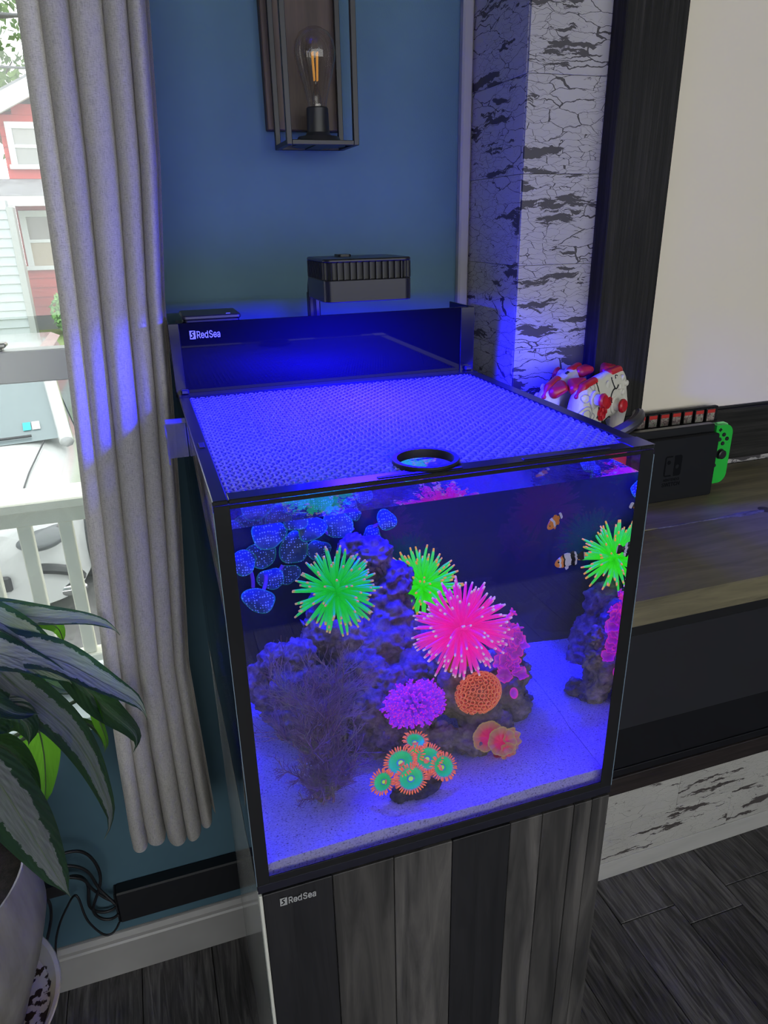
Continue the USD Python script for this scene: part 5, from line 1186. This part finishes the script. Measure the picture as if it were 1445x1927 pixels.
def controller(name_label, c, xv, yv, shell, face_art, S=0.00082):
    xv, yv = np.array(xv, float), np.array(yv, float)
    xv /= np.linalg.norm(xv)
    yv -= xv * (xv @ yv)
    yv /= np.linalg.norm(yv)
    zv = np.cross(xv, yv)
    c = np.array(c)

    def W(p):
        p = np.asarray(p, float) * S * 1.24
        return c + np.outer(p[..., 0].ravel(), xv) + np.outer(p[..., 1].ravel(), yv) + np.outer(p[..., 2].ravel(), zv)

    def G(m):
        m = m.copy()
        m.vertices = W(np.array(m.vertices))
        return m
    t = thing("game_controller", name_label, "game controller", c)

    def sp(x, y, z, r, q=(1, 1, 1)):
        return manifold3d.Manifold.sphere(1, 28).scale([r * q[0], r * q[1], r * q[2]]).translate([x, y, z])
    hull = manifold3d.Manifold.batch_hull
    core = hull([sp(-46, 16, -6, 24, (1, 1, 0.62)), sp(46, 16, -6, 24, (1, 1, 0.62)), sp(-36, -10, -6, 22, (1, 1, 0.62)), sp(36, -10, -6, 22, (1, 1, 0.62)), sp(0, 26, -6, 16, (1, 1, 0.8))])
    gl = hull([sp(-48, 10, -8, 24, (1, 1, 0.68)), sp(-60, -22, -11, 18), sp(-64, -48, -14, 14)])
    grr = hull([sp(48, 10, -8, 24, (1, 1, 0.68)), sp(60, -22, -11, 18), sp(64, -48, -14, 14)])
    m = (core + gl + grr).refine_to_length(5)
    mm = m.to_mesh()
    tm = trimesh.Trimesh(mm.vert_properties[:, :3].astype(float), mm.tri_verts, process=True)
    trimesh.smoothing.filter_taubin(tm, iterations=14)
    obj("shell", G(tm), shell, t, smooth=True)
    zt = 9.0
    from scipy.spatial import cKDTree
    topv = np.array(tm.vertices)
    topv = topv[np.array(tm.vertex_normals)[:, 2] > 0.15]
    tree = cKDTree(topv[:, :2])

    def zs(x, y):
        return float(topv[tree.query([x, y], 3)[1], 2].mean())
    for sgn in (-1, 1):
        b = hull([sp(sgn * 24, 37, -3, 6.5), sp(sgn * 52, 35, -4, 7), sp(sgn * 64, 24, -6, 5)])
        obj("bumper", G(trimesh.Trimesh(b.to_mesh().vert_properties[:, :3], b.to_mesh().tri_verts)), red_pl, t, smooth=40)
        b = hull([sp(sgn * 36, 36, -15, 9), sp(sgn * 56, 33, -15, 9), sp(sgn * 48, 40, -24, 6)])
        obj("trigger", G(trimesh.Trimesh(b.to_mesh().vert_properties[:, :3], b.to_mesh().tri_verts)), red_pl, t, smooth=40)
    for (x, y) in ((-42, 16), (20, -9)):
        z = zs(x, y)
        s_ = obj("thumbstick", G(lathe([(13, z - 3), (13, z + 1.5), (11, z + 2), (8.5, z + 2), (7.5, z + 11), (0.1, z + 11)], 28, (x, y, 0))), cream_pl, t)
        obj("stick_cap", G(lathe([(7.4, z + 10), (10, z + 11), (10.5, z + 14), (8.5, z + 16.5), (6, z + 15.6), (0.1, z + 15.6)], 28, (x, y, 0))), red_pl, s_)
    z = zs(-20, -9)
    obj("direction_pad", G(cat(box(-30, -10, -13, -5, z - 2, z + 5, 1.5), box(-24, -16, -19, 1, z - 2, z + 5, 1.5), lathe([(0.1, z + 2), (12, z + 2), (12.5, z - 2)], 24, (-20, -9, 0)))), red_pl, t, smooth=20)
    for x, y in ((42, 27), (42, 5), (31, 16), (53, 16)):
        z = zs(x, y)
        obj("button", G(lathe([(0.1, z + 4), (3.6, z + 3.6), (4.6, z + 2.4), (4.8, z - 1)], 20, (x, y, 0))), cream_pl, t, smooth=True)
    if face_art:
        def circ(x, y, r, w, mat, nm="relief_ring"):
            a = np.linspace(0, 2 * np.pi, 29)
            q = np.array([(x + r * math.cos(k), y + r * math.sin(k), zs(x + r * math.cos(k), y + r * math.sin(k)) + 0.5) for k in a])
            obj(nm, G(tube(q, w, 5, cap=False)), mat, t)
        for x, y, r in ((-60, -2, 12), (-60, -2, 7), (-60, -26, 11), (-60, -26, 6.5), (-42, -22, 7), (-60, 22, 6), (-40, 34, 5), (-46, -8, 4.5), (-54, -44, 7)):
            circ(x, y, r, 0.8, grey_line)

        def line(pts, w=1.0):
            q = spline([(x, y, 0) for x, y in pts], 22)
            q = np.array([(x, y, zs(x, y) + 0.6) for x, y, _ in q])
            obj("ink_line", G(tube(q, w, 5)), ink, t)
        line([(-26, 38), (-29, 24), (-26, 12), (-19, 8)], 1.1)
        line([(-19, 8), (-15, 14), (-10, 12)], 0.9)
        line([(14, 34), (15, 22), (20, 16), (28, 20)], 1.0)
        line([(20, 16), (10, 14), (6, 4), (14, -4)], 1.1)
        line([(-30, 2), (-30, -8), (-34, -14)], 1.0)
        line([(-12, -24), (-4, -28), (6, -24), (12, -26)], 1.1)
        line([(24, 30), (28, 34), (32, 32)], 0.7)
        for k in range(9):
            x = -10 + 2.4 * k
            hh = 9 - 0.35 * (k - 4) ** 2
            q = np.array([(x, y, zs(x, y) + 0.5) for y in np.linspace(0 - hh, 3 + hh * 0.6, 7)])
            obj("red_stripe", G(tube(q, 0.75, 5)), red_pl, t)
        z = zs(0, 27)
        obj("home_button", G(lathe([(0.1, z + 1.5), (5, z + 1.4), (6, z + 0.2)], 20, (0, 27, 0))), cream_pl, t, smooth=True)
    else:
        obj("port", G(box(-5, 5, 42.2, 43.6, -8, -5)), ink, t, smooth=False)
    return t


controller("white game controller with relief swirls, red sticks and black ink lines facing the room", (0.6065, 0.312, -0.034), (0.880, 0.466, 0.09), (-0.10, 0.0, 0.995), cream_pl, True)
controller("white game controller with red triggers seen from its back, nearer the crackled wall", (0.5530, 0.362, -0.0310), (-0.80, -0.56, -0.12), (0.02, -0.35, 0.935), white_pl, False)
cr = obj("cradle", tube(spline([(0.588, 0.296, -0.088), (0.610, 0.272, -0.070), (0.640, 0.276, -0.058), (0.660, 0.300, -0.052)], 14), np.r_[0.006, np.full(12, 0.0095), 0.006], 10), cur_grey, sd)

# ================================================================== OUTSIDE THE WINDOW
GZ = -2.25
lawn_mat = noisy("lawn_green", [(0.3, (0.10, 0.17, 0.03)), (0.5, (0.20, 0.28, 0.06)), (0.75, (0.36, 0.36, 0.12))], (1.4, 1.4, 1.4), detail=6, rough=0.9)
asphalt = noisy("asphalt", [(0.3, (0.10, 0.095, 0.095)), (0.7, (0.17, 0.165, 0.16))], (30, 30, 30), detail=5, rough=0.9)


def ground(u, v):
    x, y = -14 + 26 * u, 1.9 + 40 * v
    z = GZ + np.clip((y - 6.2) / 7.0, 0, 1) * 0.78
    return np.c_[x, y, z]


m, _, _ = grid(ground, 14, 60)
lawn = [i for i, c in enumerate(m.triangles_center) if c[1] > 7.2]
drive = [i for i, c in enumerate(m.triangles_center) if c[1] <= 7.2]
obj("ground", m.submesh([drive], append=True), asphalt, smooth=True, label="grey driveway where the white car is parked", category="driveway", kind="structure")
obj("lawn", m.submesh([lawn], append=True), lawn_mat, smooth=True, label="yellowish green lawn in front of the red house", category="lawn", kind="stuff")

porch_paint = noisy("porch_white_paint", [(0.3, (0.76, 0.74, 0.62)), (0.7, (0.84, 0.82, 0.70))], (9, 9, 9), rough=0.5)
obj("porch_deck", box(-4.0, 2.0, 0.74, 1.78, -1.52, -1.42), noisy("deck_grey", [(0.3, (0.10, 0.10, 0.10)), (0.7, (0.16, 0.155, 0.15))], (60, 4, 20), rough=0.7), smooth=False, label="grey porch deck behind the window", category="porch", kind="structure")
pr = thing("porch_railing", "white painted porch railing with square balusters outside the window", "railing", (-0.6, 1.6, -1.42))
obj("cap", box(-3.2, 1.2, 1.535, 1.680, -0.530, -0.500, 0.004), porch_paint, pr, smooth=False)
obj("top_rail", box(-3.2, 1.2, 1.580, 1.630, -0.588, -0.5302, 0.003), porch_paint, pr, smooth=False)
obj("bottom_rail", box(-3.2, 1.2, 1.575, 1.635, -1.100, -1.050, 0.004), porch_paint, pr, smooth=False)
for k in range(-16, 11):
    x = -0.4430 + 0.1120 * k
    obj("baluster", box(x - 0.0190, x + 0.0190, 1.587, 1.625, -1.0498, -0.5882, 0.003), porch_paint, pr, smooth=False)
for x in (-2.6, -0.225, 1.1):
    obj("post", box(x - 0.030, x + 0.030, 1.570, 1.640, -1.42, -0.5885, 0.004) if x > -1 and x < 0 else box(x - 0.05, x + 0.05, 1.56, 1.66, -1.42, -0.49, 0.004), porch_paint, pr, smooth=False)

# red house
HY = 14.0
red_sid = noisy("red_siding", [(0.3, (0.40, 0.045, 0.040)), (0.7, (0.50, 0.065, 0.055))], (0.8, 0.8, 9), rough=0.7)
white_out = plain("white_house_trim", (0.62, 0.64, 0.64), 0.5)
grey_roof = noisy("grey_shingles", [(0.3, (0.20, 0.20, 0.21)), (0.7, (0.30, 0.30, 0.31))], (6, 6, 20), rough=0.9)
hs = thing("red_house", "two storey red house with white trim across the lawn", "house", (0.4, 17.0, -1.7))
from shapely.geometry import Polygon
HX0, HX1 = -1.78, 4.6
apex = (1.4, 3.75)


def roof_z(x):
    return 2.12 + (x + 1.6) * 0.50 if x < apex[0] else 2.12 + (2 * apex[0] - x + 1.6) * 0.50


# clapboards as real boards
zz = np.arange(-1.22, 3.8, 0.16)
for za in zz:
    zb = za + 0.16
    xa, xb = HX0, HX1
    if zb > 2.06:
        need = (zb - 2.12) / 0.50 - 1.6
        xa, xb = max(HX0, need), min(HX1, 2 * apex[0] - need)
    if xb - xa > 0.1:
        v = np.array([[xa, HY, za], [xb, HY, za], [xb, HY - 0.0, zb], [xa, HY - 0.0, zb], [xa, HY - 0.022, za], [xb, HY - 0.022, za], [xb, HY + 0.2, za], [xa, HY + 0.2, za], [xb, HY + 0.2, zb], [xa, HY + 0.2, zb]])
        obj("siding_board", trimesh.PointCloud(v).convex_hull, red_sid, hs, smooth=False)
obj("walls", box(HX0, HX1, HY + 0.21, HY + 7.0, -1.75, 2.05), red_sid, hs, smooth=False)
obj("foundation", box(HX0 - 0.02, HX1, HY - 0.05, HY + 0.2, -1.75, -1.23), noisy("foundation_grey", [(0.3, (0.26, 0.26, 0.26)), (0.7, (0.34, 0.34, 0.34))], (5, 5, 5), rough=0.9), hs, smooth=False)
for s_ in (1, -1):
    def X(x):
        return x if s_ > 0 else 2 * apex[0] - x
    a0, a1 = -2.3, apex[0]
    z0, z1 = 2.12 + (a0 + 1.6) * 0.5, 2.12 + (a1 + 1.6) * 0.5
    pts = [[X(a), y, z + d] for a, z in ((a0, z0), (a1, z1)) for y in (HY - 0.25, HY + 7.2) for d in (0.16, 0.22)]
    obj("roof", trimesh.PointCloud(np.array(pts)).convex_hull, grey_roof, hs, smooth=False)
    pts = [[X(a), y, z + d] for a, z in ((a0, z0), (a1, z1)) for y in (HY - 0.30, HY - 0.20) for d in (-0.10, 0.17)]
    obj("rake_board", trimesh.PointCloud(np.array(pts)).convex_hull, white_out, hs, smooth=False)
obj("porch_roof", trimesh.PointCloud(np.array([[x, y, z] for x in (-3.6, HX1) for y, z in ((HY - 0.005, 1.02), (HY - 0.005, 0.74), (HY - 0.50, 0.74))])).convex_hull, grey_roof, hs, smooth=False)
obj("fascia", box(-3.6, HX1, HY - 0.56, HY - 0.49, 0.585, 0.735), white_out, hs, smooth=False)
for (xa, xb, za, zb, tint) in ((-1.700, -1.085, 1.165, 1.875, 0), (-1.745, -1.135, -0.445, 0.525, 1)):
    yf = HY - 0.06
    wn = obj("window_frame", cat(box(xa, xb, yf, HY - 0.001, zb - 0.10, zb, 0.004), box(xa - 0.03, xb + 0.03, yf - 0.03, HY - 0.001, za, za + 0.07, 0.004), box(xa, xa + 0.10, yf, HY - 0.001, za + 0.07, zb - 0.10, 0.004), box(xb - 0.10, xb, yf, HY - 0.001, za + 0.07, zb - 0.10, 0.004),
                          box(xa + 0.10, xb - 0.10, yf + 0.01, HY - 0.001, (za + zb) / 2 - 0.035, (za + zb) / 2 + 0.02, 0.004)), white_out, hs, smooth=False)
    for q, (z0, z1) in enumerate((((za + 0.07), (za + zb) / 2 - 0.035), ((za + zb) / 2 + 0.02, zb - 0.10))):
        c = ((0.30, 0.30, 0.29), (0.34, 0.33, 0.32), (0.38, 0.32, 0.24), (0.26, 0.245, 0.23))[2 * tint + q]
        obj("pane", box(xa + 0.101, xb - 0.101, HY - 0.030, HY - 0.024, z0, z1), plain("house_pane_%d%d" % (tint, q), c, 0.15), wn, smooth=False)

pw = thing("neighbour_building", "pale bluish white sided building at the left of the red house", "building", (-3.6, 13.0, -1.75))
pale_sid = noisy("pale_siding", [(0.3, (0.38, 0.43, 0.45)), (0.7, (0.43, 0.48, 0.50))], (0.8, 0.8, 14), rough=0.6)
for za in np.arange(-1.58, 0.55, 0.14):
    v = np.array([[x, y, z] for x in (-6.0, -1.795) for y, z in ((13.0, za), (13.022, za + 0.139), (13.3, za), (13.3, za + 0.139))])
    obj("siding_board", trimesh.PointCloud(v).convex_hull, pale_sid, pw, smooth=False)
obj("corner_board", box(-1.80, -1.70, 12.985, 13.3, -1.62, 0.56, 0.004), plain("shadow_grey_trim", (0.34, 0.36, 0.36), 0.6), pw, smooth=False)
obj("body", box(-6.0, -1.80, 13.301, 13.9, -1.75, 0.56), pale_sid, pw, smooth=False)

# tree behind the house, bush beside it
def leaf_cards(name, n, centre, spread, size, mat, parent, seed):
    g = np.random.default_rng(seed)
    q = g.normal(0, 1, (n, 3))
    q /= np.linalg.norm(q, axis=1, keepdims=True)
    p = np.asarray(centre) + q * np.asarray(spread) * (g.uniform(0, 1, (n, 1)) ** 0.5)
    keep = meshkit.fbm(p * 0.9, 3, seed) > 0.47
    p = p[keep]
    n = len(p)
    a = g.normal(0, 1, (n, 3))
    a /= np.linalg.norm(a, axis=1, keepdims=True)
    b = np.cross(a, g.normal(0, 1, (n, 3)))
    b /= np.linalg.norm(b, axis=1, keepdims=True)
    s = size * g.uniform(0.6, 1.3, (n, 1))
    v = np.stack([p - a * s, p + b * s * 0.5, p + a * s, p - b * s * 0.5], 1).reshape(-1, 3)
    i = np.arange(n)[:, None] * 4
    f = np.vstack([i + [0, 1, 2], i + [0, 2, 3]])
    obj(name, (v, f), mat, parent, smooth=False, kind="stuff")


leaf_green = look("tree_leaf", {"g": ("geometry", {}), "n": ("noise_texture", {"scale": 1.2, "detail": 3}), "r": ("rgb_ramp", {"ramp": [(0.3, (0.10, 0.20, 0.05)), (0.7, (0.24, 0.34, 0.12))]}), "d": ("diffuse_bsdf", {}), "t": ("translucent_bsdf", {}), "x": ("mix_closure", {"fac": 0.4})},
                  [("g.position", "n.vector"), ("n.fac", "r.fac"), ("r.color", "d.color"), ("r.color", "t.color"), ("d.BSDF", "x.closure1"), ("t.BSDF", "x.closure2")], "x.closure")
bark = plain("bark", (0.08, 0.06, 0.05), 0.9)
tr = thing("tree", "tall leafy green tree behind the red house roof", "tree", (-3.2, 23.0, -1.5))
obj("trunk", tube(spline([(-3.4, 23.0, -1.5), (-3.3, 23.0, 2.0), (-3.0, 23.2, 5.0), (-2.4, 23.3, 8.0)], 16), np.linspace(0.28, 0.05, 16), 9), bark, tr)
g = np.random.default_rng(4)
for k in range(14):
    z = 2.5 + 0.4 * k
    e = np.array([-2.6 + g.uniform(-1.8, 2.0), 23 + g.uniform(-1, 1), z + g.uniform(0.3, 1.2)])
    obj("branch", tube(spline([(-3.2 + 0.06 * k, 23.1, z), (e + [-3.1, 23.1, z - 0.3]) / 2, e], 8), np.linspace(0.07, 0.015, 8), 5), bark, tr)
leaf_cards("crown", 9000, (-2.6, 23, 5.9), (3.6, 1.6, 3.9), 0.13, leaf_green, tr, 5)
bu = thing("bush", "bright green bush at the corner of the red house", "bush", (-1.0, 13.2, -1.5))
obj("stem", tube([(-0.95, 13.25, -1.5), (-0.93, 13.25, -1.1)], [0.05, 0.03], 7), bark, bu)
leaf_cards("foliage", 2600, (-0.95, 13.2, -1.12), (0.50, 0.4, 0.46), 0.06, plain("bush_leaf", (0.20, 0.42, 0.11), 0.7), bu, 9)
for k, z in enumerate((3.05, 2.40)):
    obj("power_line", tube(spline([(-9, 12.4, z + 0.9), (-2.0, 12.4, z), (6, 12.4, z + 0.7)], 20), 0.018, 5), plain("grey_wire", (0.10, 0.10, 0.11), 0.7), smooth=True, label=["upper overhead wire crossing the tree", "lower overhead wire just above the red gable"][k], category="wire")

# parked car, nose towards the porch
car_white = plain("white_car_paint", (0.56, 0.575, 0.565), 0.12, coat_weight=0.4)
car_glass = plain("car_glass", (0.20, 0.25, 0.26), 0.06)
car_dark = plain("car_dark_trim", (0.035, 0.036, 0.04), 0.4)
chrome = plain("chrome", (0.72, 0.73, 0.75), 0.12, 1.0)
lampglass = plain("headlight_glass", (0.10, 0.11, 0.115), 0.08)
CX, CY = -1.48, 4.05     # middle of the nose
car = thing("parked_car", "white car parked beyond the porch railing, seen from its front corner", "car", (CX, CY + 2.0, GZ))


def section(y):
    """half width, hood/roof height, sill height along the car"""
    s = np.array([0.0, 0.06, 0.2, 0.5, 0.9, 1.15, 1.6, 2.1, 3.0, 3.9, 4.5])
    hw = np.array([0.62, 0.74, 0.82, 0.87, 0.89, 0.90, 0.90, 0.90, 0.90, 0.87, 0.80])
    top = np.array([0.72, 0.80, 0.86, 0.95, 1.02, 1.06, 1.06, 1.06, 1.06, 1.04, 0.95])
    return np.interp(y, s, hw), np.interp(y, s, top)


def body(u, v):
    y = 4.5 * u ** 1.3
    hw, tp = section(y)
    a = np.pi * v
    c = np.cos(a)
    sn = np.sin(a)
    x = hw * np.sign(c) * np.abs(c) ** 0.42
    z = 0.18 + (tp - 0.18) * np.abs(sn) ** 0.40
    return np.c_[CX + x, CY + y, GZ + z]


bm, _, _ = grid(body, 46, 61)
obj("body", bm, car_white, car, smooth=60)


def nose(u, v):
    a = np.pi * v
    c, sn = np.cos(a), np.sin(a)
    x = 0.62 * u * np.sign(c) * np.abs(c) ** 0.42
    z = 0.18 + (0.72 - 0.18) * (np.abs(sn) ** 0.40) * u + 0.26 * (1 - u)
    return np.c_[CX + x, CY - 0.05 * (1 - u ** 2) + 0 * x, GZ + z]


nm, _, _ = grid(nose, 8, 61)
obj("bumper", nm, car_white, car, smooth=60)
# cabin: windshield, pillars, roof
wsb, wst = CY + 1.02, CY + 1.85


def wp(x, t):
    hw = 0.78 - 0.14 * t
    return [CX + x * hw, wsb + (wst - wsb) * t - 0.10 * (1 - x * x) * (1 - 0.4 * t), GZ + 1.03 + 0.46 * t]


m, _, _ = grid(lambda u, v: np.array([wp(2 * a - 1, b) for a, b in zip(u, v)]), 17, 8)
obj("windshield", m, car_glass, car, smooth=True)
for s_ in (-1, 1):
    q = np.array([wp(s_ * 1.03, t) for t in np.linspace(-0.06, 1.02, 10)])
    obj("pillar", tube(q, 0.052, 8), car_white, car, smooth=True)
    q2 = [[CX + s_ * 0.87, wsb + 0.16, GZ + 1.06], [CX + s_ * 0.66, wst + 0.06, GZ + 1.47], [CX + s_ * 0.66, wst + 1.2, GZ + 1.47], [CX + s_ * 0.87, wst + 1.3, GZ + 1.06]]
    obj("side_window", trimesh.Trimesh(q2 + [[x - s_ * 0.01, y, z] for x, y, z in q2], [[0, 1, 2], [0, 2, 3], [4, 6, 5], [4, 7, 6]], process=False), car_glass, car, smooth=False)
    mir = trimesh.creation.icosphere(3, 1.0)
    mir.vertices = np.array(mir.vertices) * [0.13, 0.08, 0.085] + [CX + s_ * 1.02, wsb + 0.42, GZ + 1.13]
    obj("mirror", mir, car_white, car, smooth=True)
    obj("mirror_foot", box(CX + s_ * 0.93 - 0.08, CX + s_ * 0.93 + 0.08, wsb + 0.38, wsb + 0.46, GZ + 1.02, GZ + 1.06, 0.01), car_dark, car)
    hl = trimesh.creation.icosphere(3, 1.0)
    hl.vertices = np.array(hl.vertices) * [0.17, 0.24, 0.072] + [CX + s_ * 0.64, CY + 0.15, GZ + 0.62]
    obj("headlight", hl, lampglass, car, smooth=True)
    obj("headlight_rim", tube(np.array([[CX + s_ * (0.63 + 0.17 * math.cos(a)), CY + 0.045 + 0.11 * (1 + math.cos(a)), GZ + 0.62 + 0.085 * math.sin(a)] for a in np.linspace(0, 6.2832, 25)]), 0.018, 6, cap=False), car_dark, car)
    fg = trimesh.creation.icosphere(2, 1.0)
    fg.vertices = np.array(fg.vertices) * [0.13, 0.05, 0.05] + [CX + s_ * 0.74, CY + 0.10, GZ + 0.22]
    obj("fog_lamp", fg, chrome, car, smooth=True)
    obj("fog_recess", tube(spline([(CX + s_ * 0.62, CY + 0.0, GZ + 0.44), (CX + s_ * 0.72, CY + 0.04, GZ + 0.40), (CX + s_ * 0.83, CY + 0.20, GZ + 0.26)], 12), 0.035, 7), car_dark, car)
    for yy in (0.82, 3.5):
        wh = lathe([(0.0001, 0.11), (0.20, 0.11), (0.31, 0.10), (0.33, 0.06), (0.33, -0.06), (0.30, -0.10), (0.0001, -0.10)], 28)
        obj("wheel", turn(wh, (s_, 0, 0), (CX + s_ * 0.83, CY + yy, GZ + 0.331)), car_dark, car)
        obj("hubcap", turn(lathe([(0.0001, 0.125), (0.19, 0.115), (0.20, 0.108)], 20), (s_, 0, 0), (CX + s_ * 0.83, CY + yy, GZ + 0.331)), chrome, car)
obj("roof", trimesh.PointCloud(np.array([[CX + s_ * w, y, GZ + z] for s_ in (-1, 1) for w, y, z in ((0.64, wst, 1.49), (0.60, wst + 0.1, 1.54), (0.60, wst + 1.4, 1.53), (0.66, wst + 1.6, 1.47), (0.66, wst, 1.46))])).convex_hull, car_white, car, smooth=40)
obj("grille", box(CX - 0.36, CX + 0.36, CY - 0.06, CY - 0.02, GZ + 0.58, GZ + 0.70, 0.015), car_dark, car)
obj("grille_bar", tube(spline([(CX - 0.40, CY - 0.02, GZ + 0.72), (CX, CY - 0.075, GZ + 0.70), (CX + 0.40, CY - 0.02, GZ + 0.72)], 12), 0.014, 6), chrome, car)
obj("lower_grille", box(CX - 0.45, CX + 0.45, CY - 0.06, CY - 0.03, GZ + 0.33, GZ + 0.44, 0.015), car_dark, car)
for s_ in (-1, 1):
    obj("hood_seam", tube(np.array([[CX + s_ * (0.56 + 0.10 * t), CY + 0.25 + 0.75 * t, GZ + float(np.interp(0.25 + 0.75 * t, [0.2, 0.5, 0.9, 1.15], [0.86, 0.95, 1.02, 1.06])) - 0.012] for t in np.linspace(0, 1, 10)]), 0.006, 5), car_dark, car)
obj("wiper", tube(np.array([wp(x, 0.06) for x in np.linspace(-0.7, 0.75, 12)]) + [0, -0.02, 0.01], 0.010, 5), car_dark, car)
for k, (x, c) in enumerate(((0.72, (0.02, 0.42, 0.45)), (0.80, (0.62, 0.60, 0.58)))):
    q = np.array([wp(x + dx, t) for dx in (-0.035, 0.035) for t in (0.13, 0.22)]) + [0, -0.012, 0.004]
    obj("sticker", trimesh.PointCloud(np.vstack([q, q + [0, 0.004, 0]])).convex_hull, plain("sticker_%d" % k, c, 0.4), car, smooth=False)
